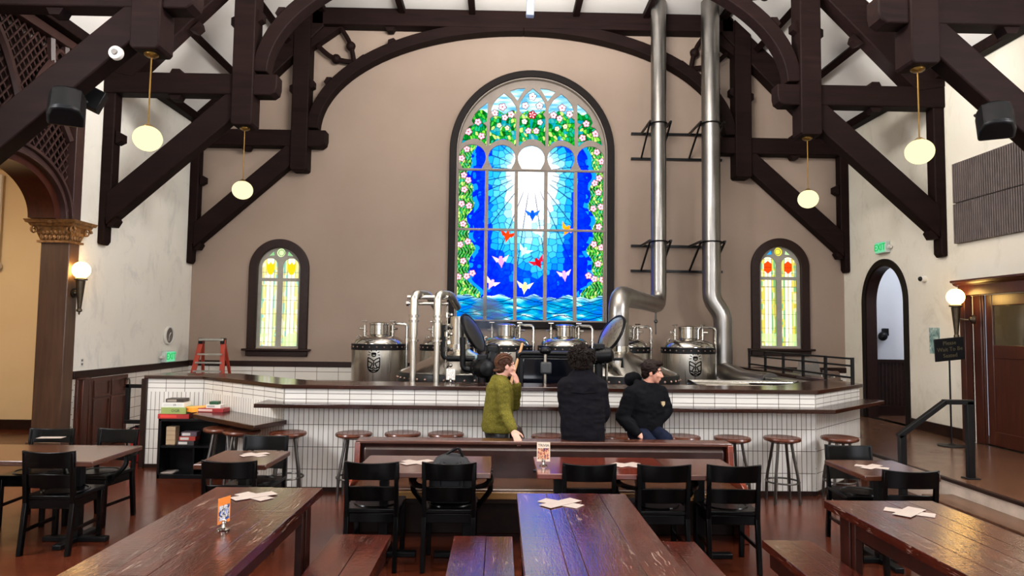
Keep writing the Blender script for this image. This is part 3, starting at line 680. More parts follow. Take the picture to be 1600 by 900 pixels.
# small side windows
def small_glass(w, kind):
    def fn(U, V):
        x = (U-w['cx'])/(w['hw']-.17); y = V; hx = np.abs(np.abs(x)-.5); col = np.zeros(U.shape+(3,)); n = vn(U*7+3, V*4, 1, 61+kind)
        base = ('fff6d8', 'f6e690', 'd8ea9c', '9ed8c4', 'efe29a') if kind == 0 else ('fff4c0', 'f0da5e', 'c2de70', '88cc88', 'e6d456')
        ci = (np.floor(np.abs(x)*8)*3+np.floor(V/.17)*5+np.floor(vn(U*9, V*9, 1, 7)*3)).astype(int) % 5; pal = np.array([L(c) for c in base]); col[:] = pal[ci]
        put(col, hx < .16, L('fffdf2')); put(col, (hx < .07)*.5, L('fff3b0' if kind == 0 else 'ffef90')); put(col, (hx > .34)*(n > .62)*.8, L('5fc39a' if kind == 0 else '6cc25a')); put(col, (hx > .3)*(n < .2)*.7, L('9fd6e6' if kind == 0 else '58c0c8'))
        put(col, (np.abs(((V-w['z0'])/.27) % 1-.5) < .018)*.8, L('70704a')); put(col, (np.abs(hx-.18) < .012)*.6, L('7a7a50')); put(col, (np.abs(hx-.33) < .012)*.6, L('7a7a50')); put(col, (hx < .016)*(V < w['zs']+.1)*.85, L('4a4a30'))
        put(col, (V < w['z0']+.3)*(n > .45)*.7, L('cfe7a0'))
        zz = w['zs']+.02; wd = V-zz; sh = ((hx < .19)*(wd < .10+.02*np.cos(hx*33))*(wd > -.12+np.maximum(hx-.05, 0)**2*5.5)) if kind == 0 else ((hx < .2)*(np.abs(wd) < .125-hx*.30)); put(col, sh, L('ffd21a' if kind == 0 else 'f04a10'))
        if kind == 1: put(col, sh*(np.abs(V-zz) < .006), L('a02008'))
        rr = np.hypot(x*(w['hw']-.17), V-(w['zs']+.325)); put(col, rr < .1, L('d6ecb0' if kind == 0 else 'f0de4a')); put(col, (np.abs(rr-.055) < .006), L('6f8a50'))
        if kind == 1: put(col, (V > w['zs']+.26)*(x < -.3), L('2a9ad8')); put(col, (V > w['zs']+.26)*(x > .3), L('bfe0a8'))
        else: put(col, (V > w['zs']+.26)*(np.abs(x) > .3), L('8ec98a'))
        return col
    return fn
for w, nm, lab, kd in ((SWL, 'window_2', 'small arched stained glass window with yellow shields on the left', 0), (SWR, 'window_3', 'small arched stained glass window with orange shields on the right', 1)):
    t = thing(nm, lab, 'window', (w['cx'], YB, w['z0']), kind='structure')
    MB().strip(arch_path(w, .165), arch_path(w, 0), fY, YB-.06, YB+.02).build('window_frame', M['casing'], t, bevel=.012)
    MB().box(w['cx']-w['hw']-.07, YB-.13, w['z0']-.03, w['cx']+w['hw']+.07, YB+.01, w['z0']+.01).box(w['cx']-w['hw']-.01, YB-.07, w['z0']-.13, w['cx']+w['hw']+.01, YB+.01, w['z0']-.03).build('window_sill', M['casing'], t, bevel=.01)
    g = w['hw']-.17; cx, z0, zs = w['cx'], w['z0'], w['zs']; zm = zs-.2; hh = []
    for s in (-1, 1):
        c = cx+s*g*.5; h = g*.5-.035-.012
        hh.append([(c-h, z0+.06), (c+h, z0+.06), (c+h, zm-.03), (c-h, zm-.03)])
        hh.append([(c-h, zm+.03), (c+h, zm+.03)]+arc(c, zs+.06, h, .16, 0, PI, 14))
        hh.append([(cx+s*.12, zs+.27), (cx+s*.24, zs+.26), (cx+s*.14, zs+.36)][::s])
    hh.append(arc(cx, zs+.325, .085, .085, 0, 2*PI-.3, 18))
    link_mesh('tracery', plate_mesh('tracery', [arch_path(w, .15, z0)]+hh, .05, MY(YB+.06)), plain('sash_grey_'+nm, '8f8b80', .6), t, 0)
    glass_sheet('stained_glass', cx-g-.01, cx+g+.01, z0, zs+.43, 110, 260, small_glass(w, kd), YB+.075, glass_mat('sidelight_lit_'+nm, 1.3), t)
# ------------------------------------------------------------------ hammer-beam trusses
AW = 6.335; PU = 4.27
def truss(Y, label):
    t = thing('roof_truss', label, 'roof truss', (XC, Y, 3), 'dark hammer-beam roof trusses')
    def prism(name, poly, s, th, m='beam', bev=.018):
        p = [(XC+s*u, z) for u, z in poly]
        return MB().prism(p, lambda u, v, y: (u, y, v), Y-th/2, Y+th/2).build(name, M[m], t, bevel=bev)
    def cusp(b, u, z, s, d, th):      # a small stopped-chamfer nib on an edge, d = outward direction
        du, dz = d; px, pz = -dz, du
        w = .10; h = .085
        q = [(u-px*w, z-pz*w), (u-px*w*.55+du*h, z-pz*w*.55+dz*h), (u+px*w*.55+du*h, z+pz*w*.55+dz*h), (u+px*w, z+pz*w)]
        b.prism([(XC+s*a, c) for a, c in q], lambda x, v, y: (x, y, v), Y-th/2, Y+th/2)
    for s in (-1, 1):
        prism('wall_post', [(AW, 3.0), (AW-.06, 2.98), (AW-.10, 3.04), (AW-.10, 3.34), (AW-.17, 3.5), (AW-.17, 5.7), (AW, 5.8)], s, .2)
        prism('hammer_beam', [(AW, 5.26), (3.86, 5.26), (3.79, 5.31), (3.77, 5.4), (3.77, 5.58), (AW, 5.58)], s, .26)
        prism('pendant_post', [(PU-.16, 4.83), (PU-.13, 4.79), (PU+.13, 4.79), (PU+.16, 4.83), (PU+.16, 7.72), (PU-.16, 7.95)], s, .34)
        prism('diagonal_brace', [(AW-.12, 3.28), (AW-.12, 3.76), (PU+.12, 5.4), (PU+.12, 4.93)], s, .24)
        prism('principal_rafter', [(AW, 5.58), (AW, 5.8), (HF+.02, 7.99), (HF-.1, 7.99), (HF-.1, 7.62), (AW-.42, 5.5)], s, .28)
        a = arc(0, 5.58, 3.93, 2.02, .02, PI/2, 26); o = arc(0, 5.58, 4.15, 2.24, .02, PI/2, 26)
        MB().strip([(XC+s*u, z) for u, z in a], [(XC+s*u, z) for u, z in o], fY, Y-.13, Y+.13).build('arch_brace', M['beam'], t, bevel=.015)
        b = MB()
        for pts in ([(3.58, 7.66), (3.42, 7.42), (3.34, 7.2), (3.30, 6.98)], [(4.0, 7.28), (3.78, 7.09), (3.55, 7.0), (3.32, 6.97)]):
            q = smooth_pts([(XC+s*u, Y, z) for u, z in pts], 5); b.tube(q, .05, 6)
            m_ = q[len(q)//2]; b.sphere(m_, .095, 1, 1, 1, 8, 6)
        b.prism([(XC+s*u, z) for u, z in [(4.12, 7.2), (4.12, 7.62), (3.55, 7.62)]], fY, Y-.1, Y+.1)
        b.build('spandrel_tracery', M['beam'], t)
        for u, z, d in ((PU+.15, 6.4, (1, 0)), (PU-.15, 6.5, (-1, 0)), (5.3, 5.57, (0, 1)), (5.3, 5.27, (0, -1)), (AW-.19, 4.6, (-1, 0)), (5.15, 4.6, (-.56, .83)), (AW-.17, 3.34, (-.85, -.5)), (5.05, 6.33, (-.68, -.73)),
                        (2.6, 7.66, (0, -1)), (2.55, 7.34, (.35, .94)), (3.75, 6.55, (.88, .48)), (3.1, 7.0, (.6, .8))):
            b = MB(); cusp(b, u, z, s, d, .16); b.build('carved_cusp', M['beam'], t)
    MB().prism([(XC-4.1, 7.66), (XC+4.1, 7.66), (XC+4.1, 8.0), (XC-4.1, 8.0)], fY, Y-.14, Y+.14).build('collar_beam', M['beam'], t, bevel=.015)
    return t
TY = (13.14, 10.26, 7.48)
truss(TY[0], 'dark roof truss set flat against the wall with the big window')
truss(TY[1], 'second dark roof truss from the back wall, in front of small windows')
truss(TY[2], 'nearest dark roof truss, cropped by the top of the view')
# ------------------------------------------------------------------ pendant globes
def pendant(name, label, x, y, group):
    t = local(name, label, 'pendant lamp', group)
    MB().lathe([(.0, 4.79), (.075, 4.79), (.075, 4.775), (.05, 4.755), (.015, 4.75)], n=20).build('ceiling_rose', M['brass'], t)
    MB().cyl((0, 0, 4.76), (0, 0, 3.98), .008, n=8).build('stem', M['brass'], t)
    MB().lathe([(.012, 4.01), (.03, 4.0), (.06, 3.975), (.06, 3.955)], n=16).build('neck_cap', M['brass'], t)
    MB().sphere((0, 0, 3.845), .15, 1, 1, .92, 28, 18).build('globe_shade', M['globe'], t)
    t.location = (x, y, 0); return t
pendant('pendant_lamp', 'lit globe pendant hanging from near truss on the left', XC-PU, TY[2], 'round globe pendants')
for lab, x, y in (('lit globe pendant hanging from near truss on the right', XC+PU, TY[2]), ('smaller looking lit globe pendant hanging from second truss on the left', XC-PU, TY[1]), ('smaller looking lit globe pendant hanging from second truss on the right', XC+PU, TY[1])):
    p = bpy.data.objects['pendant_lamp']; dup(p, (x, y, 0), 0, lab)
# ------------------------------------------------------------------ wall sconces
def sconce(label, px, X, Y, Z, wall):
    t = thing('wall_sconce', label, 'wall lamp', (X, Y, Z), 'torch wall sconces')
    MB().sphere((X, Y, Z), .115, 1, 1, 1, 24, 16).build('globe_shade', M['globe_warm'], t)
    MB().lathe([(.03, Z-.17), (.05, Z-.145), (.085, Z-.14), (.085, Z-.12), (.06, Z-.105)], (X, Y, 0), 16).build('gallery_ring', M['bronze'], t)
    MB().lathe([(.005, Z-.62), (.012, Z-.6), (.012, Z-.585), (.035, Z-.57), (.035, Z-.545), (.025, Z-.53), (.055, Z-.2), (.06, Z-.15), (.03, Z-.15)], (X, Y, 0), 12).build('torch_body', M['bronze'], t)
    wx, wy = wall; w = Vector((wx, wy, Z-.32)); p = Vector((X, Y, Z-.3)); d = (w-p).normalized()
    MB().tube([p, p+(w-p)*.5+Vector((0, 0, -.015)), w], .013, 8).build('bracket_arm', M['bronze'], t)
    MB().cyl(w-d*.03, w+d*.01, .065, n=20).sphere(w-d*.035, .04, 1, 1, 1, 12, 8).build('back_plate', M['bronze'], t)
    return t
p = bp(127, 422, Y=9.58); sconce('lit globe torch sconce beside the gilded pilaster on the left', 127, p.x, p.y, p.z, (XL+.035, 9.62))
p = bp(1493, 464, X=XR-.27); sconce('lit globe torch sconce beside the brown door on the right', 1493, p.x, p.y, p.z, (XR-.1, p.y-.14))
# ------------------------------------------------------------------ speakers on the near truss
def speaker(label, px, py, s, yaw, tilt):
    c = bp(px, py, Y=7.22); t = thing('loudspeaker', label, 'loudspeaker', tuple(c), 'black loudspeakers on the near truss')
    R = Matrix.Translation(c) @ Matrix.Rotation(yaw, 4, 'Z') @ Matrix.Rotation(tilt, 4, 'X')
    b = MB(); prof = [(-.17, .12), (-.17, -.02), (-.13, -.13), (-.05, -.16), (.05, -.16), (.13, -.13), (.17, -.02), (.17, .12)]
    b.prism(prof, lambda u, v, q: R @ Vector((u, v, q)), -.17, .17); b.build('cabinet', M['blackp'], t, bevel=.03, seg=3)
    MB().prism([(u*.93, v-.006 if v < 0 else v) for u, v in prof[1:-1]], lambda u, v, q: R @ Vector((u, v, q)), -.15, .15).build('grille', M['blackm'], t, bevel=.02)
    w = bp(px-s*12, py-26, Y=7.42)
    MB().tube([R @ Vector((-.17, .05, .19)), R @ Vector((-.1, .16, .2)), w], .018, 6).tube([R @ Vector((.17, .05, .19)), R @ Vector((.1, .16, .2)), w], .018, 6).box(w.x-.05, w.y-.03, w.z-.06, w.x+.05, w.y+.03, w.z+.06).build('mount_bracket', M['blackm'], t)
    return t
speaker('black loudspeaker under the near truss brace at upper left', 104, 168, 1, .5, -.55)
speaker('black loudspeaker under the near truss brace at upper right', 1556, 190, -1, -.5, -.55)
c = bp(134, 150, Y=7.9)
tag(MB().beam(c+Vector((-.12, 0, .06)), c+Vector((.14, .1, -.06)), .2, .24).build('mounting_box', M['blackp'], bevel=.01), 'square black box behind the left loudspeaker', 'junction box')
c = bp(179, 81, Y=7.30)
sd = thing('smoke_detector', 'round white smoke detector on the left near truss brace', 'smoke detector', tuple(c))
MB().cyl((c.x, 7.36, c.z), (c.x, 7.30, c.z), .075, .07, 24).build('housing', M['white'], sd, bevel=.008)
MB().cyl((c.x, 7.30, c.z), (c.x, 7.28, c.z), .035, .03, 20).build('sensor_cap', M['grey'], sd)
# pale pole hanging at the very top of the view
c = bp(828, 26, Y=8.6); e = Vector((c.x+.06, 8.6, ZC))
dr = thing('hanging_pole', 'pale blue grey square pole hanging from ceiling at top centre', 'pole', (c.x, 8.6, c.z))
pol = plain('pale_pole', '8f9bb0', .4)
MB().beam(c, e, .1, .1, (0, 1, 0)).build('pole_shaft', pol, dr, bevel=.01)
MB().beam(c+Vector((.03, -.052, .02)), c+Vector((.05, -.052, 1.0)), .02, .01, (0, 1, 0)).build('edge_strip', M['white'], dr)
# ------------------------------------------------------------------ louvre, signs, small wall fittings
ly0, ly1 = 7.6, bp(1490, 300, X=XR-.06).y; lz0, lz1 = bp(1492, 381, X=XR-.06).z, bp(1489, 257, X=XR-.06).z
lv = thing('acoustic_panel', 'large dark slatted panel high on the right wall', 'slatted panel', (XR, 8.8, lz0))
slat = plain('slat_wood', '5f5450', .65, var=.15)
zm_ = (lz0+lz1)/2-.0
MB().box(XR-.03, ly0, lz0, XR-.001, ly1, lz1).build('backing_board', M['casing_black'], lv)
for za, zb in ((lz0, zm_-.008), (zm_+.008, lz1)):
    b = MB(); y = ly0
    while y < ly1-.02: b.box(XR-.075, y, za, XR-.03, y+.026, zb); y += .044
    b.build('slat_row', slat, lv, smooth=0)
def exit_sign(label, px, py, X, s, w):
    c = bp(px, py, X=X); t = thing('exit_sign', label, 'exit sign', tuple(c), 'green exit signs')
    xf = X+s*.06
    MB().box(X-.045, c.y-w, c.z-.1, X+.045, c.y+w, c.z+.1).build('housing', M['exitbody'], t, bevel=.008)
    MB().box(X+s*.045, c.y-w*.92, c.z-.088, X+s*.05, c.y+w*.92, c.z+.088).build('face_panel', emis('exit_face_'+str(px), '8ff5bd', .75), t)
    mt = Matrix(((0, 0, s, X+s*.053), (s, 0, 0, c.y), (0, 1, 0, c.z), (0, 0, 0, 1)))
    text_obj('lettering', 'EXIT', .17, mt, M['exitgreen'], t, .003)
    for q in (-1, 1):
        MB().lathe([(.0, 0), (.035, .0), (.03, -.05), (.005, -.055)], (X+s*.02, c.y+q*(w+.06), c.z), 12, (s, 0, .3)).cyl((X, c.y+q*w, c.z), (X, c.y+q*(w+.06), c.z), .012, n=8).build('emergency_lamp', M['white'], t)
exit_sign('green lit exit sign above the arched doorway on right wall', 1379, 387, XR-.05, -1, .16)
exit_sign('green lit exit sign low on left wall near the red ladder', 263, 557, XL+.05, 1, .17)
c = bp(264, 524, X=XL+.03)
t = thing('wall_clock', 'round grey wall clock with white rim above left exit sign', 'clock', tuple(c))
MB().lathe([(.15, 0), (.165, .015), (.165, .05), (.14, .055), (.138, .03), (.0, .03)], (XL, c.y, c.z), 32, (1, 0, 0)).build('rim', M['white'], t)
MB().cyl((XL+.03, c.y, c.z), (XL+.036, c.y, c.z), .138, n=32).build('dial', M['grey'], t)
MB().beam((XL+.04, c.y, c.z), (XL+.04, c.y+.05, c.z+.05), .006, .012, (1, 0, 0)).beam((XL+.041, c.y, c.z), (XL+.041, c.y-.02, c.z-.1), .005, .008, (1, 0, 0)).build('clock_hand', M['white'], t)
c = bp(127, 566, X=XL)
t = thing('wall_outlet', 'small white outlet plate low on the left wall by pilaster', 'outlet', tuple(c))
MB().box(XL-.005, c.y-.04, c.z-.06, XL+.012, c.y+.04, c.z+.06).build('cover_plate', M['white'], t, bevel=.004)
MB().box(XL+.012, c.y-.018, c.z+.012, XL+.015, c.y+.018, c.z+.042).box(XL+.012, c.y-.018, c.z-.042, XL+.015, c.y+.018, c.z-.012).build('socket_face', M['grey'], t)
c = bp(1441, 436, X=XR-.05)
t = thing('security_camera', 'small white round camera on right wall above the arch', 'camera', tuple(c))
MB().cyl((XR+.01, c.y, c.z), (XR-.09, c.y-.02, c.z), .05, .045, 20).build('housing', M['white'], t, bevel=.006)
MB().sphere((XR-.09, c.y-.02, c.z), .038, 1, 1, 1, 16, 10).build('lens_dome', M['blackp'], t)
ca, cb = bp(1452, 512, X=XR), bp(1469, 553, X=XR)
pm = NT('poster_print'); pm.pr(Roughness=.5); pm.l(pm.ramp(pm.noise(pm.coord(), 9, 5, .6, .8), [(.32, lin('2c4a4c')), (.5, lin('7d9a96')), (.68, lin('d3dbcf'))]), pm.b.inputs['Base Color'])
tag(MB().box(XR-.006, cb.y, cb.z, XR+.001, ca.y, ca.z).build('poster', pm.m, bevel=.001), 'green grey landscape poster on right wall behind the stand sign', 'poster')
c = bp(1380, 523, Y=12.84)
t = thing('hall_wall_lamp', 'black wall lamp on the pale hall wall seen through the arch', 'wall lamp', tuple(c))
MB().sphere((c.x-.03, 12.8, c.z-.03), .085, 1, .9, 1.0, 16, 10).build('lamp_shade', M['blackp'], t)
MB().box(c.x+.0, 12.78, c.z-.02, c.x+.08, 12.9, c.z+.12).build('wall_bracket', M['blackp'], t, bevel=.01)
# please wait sign
f = bp(1487, 697, Z=.3); Ysg = f.y
t = thing('stand_sign', 'black stand sign asking guests to wait, on the platform', 'sign', tuple(f))
MB().lathe([(.17, .3), (.17, .312), (.05, .325), (.016, .34)], (f.x, f.y, 0), 28).build('base_plate', M['blackm'], t)
top = bp(1484, 566, Y=Ysg)
MB().cyl((f.x, f.y, .33), (f.x, f.y, top.z+.15), .012, n=10).build('sign_pole', M['blackm'], t)
q = [bp(1459, 531, Y=Ysg), bp(1505, 526, Y=Ysg), bp(1507, 561, Y=Ysg), bp(1462, 565, Y=Ysg)]
cen = sum(q, Vector())/4; wv = (q[1]-q[0]+q[2]-q[3])/2; hv = (q[0]-q[3]+q[1]-q[2])/2
wv, hv = wv.normalized()*.41, hv.normalized()*.31; nv_ = wv.cross(hv).normalized()
RM = Matrix((list(wv.normalized())+[0], list(hv.normalized())+[0], list(nv_)+[0], [0, 0, 0, 1])).transposed()
MB().box(-.205, -.155, -.012, .205, .155, .012, Matrix.Translation(cen) @ RM).build('sign_board', M['blackp'], t, bevel=.004)
gold = plain('dull_gold_letter', '40391f', .6, var=0)
for k, s_ in enumerate(('Please', 'Wait To Be', 'Seated')):
    text_obj('lettering', s_, .075, Matrix.Translation(cen+hv.normalized()*(.085-.085*k)+nv_*.0125) @ RM, gold, t, .001)
# black stair handrail on the platform
t = thing('handrail', 'black steel handrail at the platform step on the right', 'handrail', (4.6, 7.2, 0))
a = bp(1517, 748, Z=.3); Yh = a.y
rt, rm, rl = bp(1518, 627, Y=Yh), bp(1475, 628, Y=Yh), bp(1409, 678, Y=Yh)
MB().box(a.x-.035, Yh-.03, .3, a.x+.035, Yh+.03, rt.z).box(a.x-.07, Yh-.06, .3, a.x+.07, Yh+.06, .312).build('post', M['blackm'], t, bevel=.004)
MB().box(rl.x-.035, Yh-.03, 0, rl.x+.035, Yh+.03, rl.z-.01).build('post', M['blackm'], t, bevel=.004)
MB().beam(rl+Vector((-.04, 0, -.03)), rm+Vector((.01, 0, 0)), .06, .05).beam(rm+Vector((-.01, 0, 0)), Vector((a.x+.04, Yh, rm.z)), .06, .05).build('top_rail', M['blackm'], t, bevel=.004)
# ------------------------------------------------------------------ tiled bar
P0, P1, P2, P3, P4 = (-4.5, 8.95), (-3.77, 8.95), (-2.38, 7.75), (3.55, 7.75), (4.62, 8.84)
BT = 1.17
bar = thing('bar_counter', 'long white tiled bar with dark top in front of the brewing tanks', 'bar', (0, 8, 0))
core = [P0, P1, P2, P3, P4, (4.62, 9.3), (3.4, 8.12), (-2.25, 8.12), (-3.6, 9.3), (-4.5, 9.3)]
MB().prism(core, lambda u, v, t: (u, v, t), 0, BT-.045).build('core', M['riser'], bar, 0)
for i, (a, b_) in enumerate(((P0, P1), (P1, P2), (P2, P3), (P3, P4))):
    tiled('tile_facing_upper', a, b_, .96, BT-.04, M['tile_h'], .02, bar)
    tiled('tile_facing_lower', a, b_, .05, .96, M['tile_v'], .02, bar)
MB().prism([(-4.53, 8.9), (-3.79, 8.9), (-2.40, 7.70), (3.57, 7.70), (4.67, 8.81), (4.67, 9.55), (4.15, 9.2), (3.35, 8.3), (-2.2, 8.3), (-3.5, 9.42), (-4.53, 9.42)], lambda u, v, t: (u, v, t), BT-.045, BT).build('countertop', M['top'], bar, bevel=.006)
MB().prism([(-2.63, 7.48), (3.66, 7.48), (4.83, 8.6), (4.66, 8.8), (3.57, 7.73), (-2.38, 7.73), (-2.63, 7.94)], lambda u, v, t: (u, v, t), .935, .98).build('drink_rail', M['top'], bar, bevel=.006)
MB().prism([(-3.55, 8.12), (-2.52, 7.2), (-2.33, 7.68), (-3.62, 8.78)], lambda u, v, t: (u, v, t), .735, .785).build('side_counter', M['top'], bar, bevel=.006)
MB().box(-4.56, 8.9, 0, -4.49, 9.3, BT-.045).build('end_post', M['casing'], bar, bevel=.006)
b = MB()
for a, b_ in ((P0, P1), (P1, P2), (P2, P3), (P3, P4)): b.beam((a[0], a[1]-.02, .025), (b_[0], b_[1]-.02, .025), .03, .05)
b.build('kick_strip', M['casing'], bar)
# half wall with railing at the right of the brew deck
hw = thing('half_wall', 'low wall with dark cap carrying the black railing, right of brew deck', 'half wall', (4.66, 11, 0))
MB().box(4.56, 9.5, 0, 4.72, 12.9, BT-.045).build('panel', M['riser'], hw)
MB().box(4.5, 9.5, BT-.045, 4.76, 12.95, BT).build('cap', M['top'], hw, bevel=.006)
rl_ = thing('railing', 'black metal railing with thin bars on the low wall under the right window', 'railing', (4.68, 11, BT))
Xr = 4.66
ys = [bp(px, 580, X=Xr).y for px in (1171, 1196, 1224, 1255, 1290, 1332)]
ys[-1] = max(ys[-1], 8.9)
for y in ys: MB().box(Xr-.018, y-.018, BT-.005 if y > 9.5 else BT-.04, Xr+.018, y+.018, BT+.325).build('post', M['blackm'], rl_)
for z in (.31, .215, .06):
    MB().box(Xr-.015, ys[-1], BT+z-.012, Xr+.015, ys[0], BT+z+.012).build('rail_bar', M['blackm'], rl_)
# black swing gate by the bar end
gt = thing('bar_gate', 'black metal frame gate at the left end of the tiled bar', 'gate', (-4.8, 9.2, .5))
ga, gb = bp(198, 600, Y=9.2), bp(228, 656, Y=9.2)
MB().box(ga.x, 9.17, gb.z, ga.x+.05, 9.22, ga.z).box(ga.x, 9.17, ga.z-.05, -4.56, 9.22, ga.z).box(ga.x, 9.17, gb.z-.05, -4.56, 9.22, gb.z).build('gate_frame', M['blackm'], gt, bevel=.004)
MB().cyl((-4.575, 9.195, gb.z-.06), (-4.575, 9.195, ga.z+.01), .018, n=10).build('hinge_pin', M['blackm'], gt)
# fire extinguisher
fe = thing('fire_extinguisher', 'red fire extinguisher standing by the left end of the bar', 'fire extinguisher', (-4.85, 9.35, 0))
MB().lathe([(.06, 0), (.068, .01), (.068, .36), (.05, .41), (.022, .43), (.022, .45)], (-4.8, 9.3, 0), 20).build('cylinder', M['red'], fe)
MB().beam((-4.8, 9.3, .46), (-4.68, 9.27, .5), .03, .015).beam((-4.8, 9.3, .45), (-4.68, 9.27, .45), .03, .015).cyl((-4.8, 9.3, .44), (-4.8, 9.3, .48), .02).build('valve_handle', M['blackm'], fe)
MB().tube(smooth_pts([(-4.82, 9.3, .46), (-4.9, 9.27, .4), (-4.89, 9.25, .2), (-4.88, 9.25, .1)], 5), .012).build('hose', M['blackp'], fe)
# picture card on the left tiles
pc = NT('bright_print'); pc.pr(Roughness=.4); pc.l(pc.ramp(pc.noise(pc.coord(), 14, 3, .6), [(.35, lin('e8e0d0')), (.5, lin('f0a63a')), (.62, lin('d9642a')), (.75, lin('f2e2b0'))]), pc.b.inputs['Base Color'])
ca, cb = bp(242, 578, X=XL+.03), bp(270, 588, X=XL+.03)
tag(MB().box(XL+.02, ca.y, .82, XL+.03, cb.y, .96).build('picture_panel', pc.m), 'small bright orange picture panel on the white tiles behind bar end', 'picture')

# ------------------------------------------------------------------ brewing tanks
def curved(b, x0, z0, pts, R, w):
    """flat ink bars wrapped on a cylinder front of radius R: pts in (s,z) metres"""
    for (s0, z_0), (s1, z_1) in zip(pts, pts[1:]):
        n = max(1, int(math.hypot(s1-s0, z_1-z_0)/.02))
        q = [((s0+(s1-s0)*k/n)/R, z_0+(z_1-z_0)*k/n) for k in range(n+1)]
        for (a, z), (a2, z2) in zip(q, q[1:]):
            b.beam((x0+math.sin(a)*(R+.001), -math.cos(a)*(R+.001), z0+z), (x0+math.sin(a2)*(R+.001), -math.cos(a2)*(R+.001), z0+z2), w, .004, (math.sin(a), -math.cos(a), 0))
def tank(label):
    t = local('brew_tank', label, 'brewing tank', 'steel brewing tanks in a row')
    R = .465
    MB().lathe([(R*.9, 0), (R*.9, .26), (R, .34), (R, 1.44), (R+.006, 1.445), (R+.006, 1.46), (R, 1.465)], n=48).build('shell', M['steel'], t)
    MB().lathe([(.43, 1.5), (.43, 1.535), (.405, 1.60), (.33, 1.655), (.2, 1.685), (.16, 1.69), (.16, 1.69)], n=48).build('dome', M['steel_b'], t)
    MB().lathe([(.15, 1.68), (.165, 1.70), (.165, 1.86), (.175, 1.87), (.175, 1.895), (.14, 1.91), (.05, 1.918)], n=36).build('manway', M['steel_b'], t)
    MB().lathe([(R+.012, 1.43), (R+.012, 1.535), (.42, 1.54)], n=48).build('black_band', M['blackp'], t)
    b = MB()
    for k in range(24):
        a = 2*PI*k/24+.1; b.sphere(((R+.012)*math.sin(a), -(R+.012)*math.cos(a), 1.485), .014, 1, 1, 1, 8, 6)
    b.build('rivets', M['copper'], t)
    for s in (-1, 1):
        b = MB().cyl((s*.245, -.05, 1.63), (s*.245, -.05, 1.86), .026, n=12).cyl((s*.245, -.05, 1.74), (s*.245, -.05, 1.76), .045, n=12).cyl((s*.2, -.05, 1.93), (s*.29, -.05, 1.93), .012, n=8).cyl((s*.245, -.05, 1.86), (s*.245, -.05, 1.93), .010, n=8).cyl((s*.245, -.05, 1.8), (s*.33, -.1, 1.8), .02, n=10)
        b.build('valve', M['steel_b'], t)
    MB().tube([(-.37, -.06, 1.58), (-.37, -.06, 1.66), (-.34, -.05, 1.68), (-.31, -.04, 1.66), (-.31, -.04, 1.6)], .012, 8).build('lifting_eye', M['steel_b'], t)
    MB().tube(round_path([(.2, .06, 1.66), (.2, .06, 1.89), (.49, .0, 1.89), (.49, .0, .3)], .07), .024, 10).cyl((.49, 0, 1.6), (.49, 0, 1.63), .036, n=12).build('side_pipe', M['steel_b'], t)
    e = MB(); w = .019
    curved(e, 0, .16, [(-.1, 1.15), (-.1, 1.0), (-.092, .96), (-.072, .928), (-.04, .907), (0, .90), (.04, .907), (.072, .928), (.092, .96), (.1, 1.0), (.1, 1.15), (.035, 1.12), (0, 1.09), (-.035, 1.12), (-.1, 1.15)], R, w)
    curved(e, 0, .16, [(-.095, 1.09), (-.02, 1.05), (-.06, .98)], R, w); curved(e, 0, .16, [(.095, 1.09), (.02, 1.05), (.06, .98)], R, w)
    curved(e, 0, .16, [(-.09, .99), (-.03, .96), (0, .98), (.03, .96), (.09, .99)], R, w); curved(e, 0, .16, [(-.075, .945), (-.03, .925), (0, .945), (.03, .925), (.075, .945)], R, w)
    curved(e, 0, .16, [(0, 1.08), (0, 1.0)], R, w)
    curved(e, 0, .16, [(-.035, 1.225), (.035, 1.225), (.028, 1.17), (-.028, 1.17), (-.035, 1.225)], R, w); curved(e, 0, .16, [(-.03, 1.205), (.03, 1.205)], R, .02)
    for k in range(7):
        a = PI*(-.03+1.06*k/6); curved(e, 0, .16, [(.065*math.cos(a), 1.2+.065*math.sin(a)), (.105*math.cos(a), 1.2+.105*math.sin(a))], R, w*.7)
    e.build('emblem', M['ink'], t, 0)
    MB().box(-.07, -R-.012, .72, .07, -R+.01, .84).build('number_plate', M['steel_b'], t, bevel=.003)
    return t
TX = [bp(px, 540, Y=12.2).x for px in (592, 698, 790, 882, 974, 1075)]
labs = ['steel brewing tank with dark crest at the far left of the row', 'steel brewing tank mostly hidden behind the pair of thin upright pipes', 'steel brewing tank under the window, behind the open left hatch',
        'steel brewing tank under the window, behind the black control cabinet', 'steel brewing tank half hidden behind the wide elbow duct', 'steel brewing tank with dark crest at the far right of the row']
TK = [tank(labs[0])]
TK += [dup(TK[0], (x, 12.2, 0), 0, l) for x, l in zip(TX[1:], labs[1:])]; TK[0].location = (TX[0], 12.2, 0)
def plate_text(root, s):
    pl = [c for c in root.children if c.name.startswith('number_plate')][0]
    me = None
    cu = bpy.data.curves.new('plate_number', 'FONT'); cu.body = s; cu.size = .1; cu.extrude = .001; cu.align_x = 'CENTER'; cu.align_y = 'CENTER'
    o = bpy.data.objects.new('plate_number', cu); COL.objects.link(o); dg = bpy.context.evaluated_depsgraph_get(); dg.update()
    me = bpy.data.meshes.new_from_object(o.evaluated_get(dg)); bpy.data.objects.remove(o); bpy.data.curves.remove(cu)
    me.transform(Matrix.Translation((0, -.4785, .78)) @ Matrix.Rotation(PI/2, 4, 'X')); me.materials.append(M['ink'])
    o = bpy.data.objects.new('plate_number', me); COL.objects.link(o); o.parent = pl
plate_text(TK[0], 'TT1'); plate_text(TK[5], 'TT6')
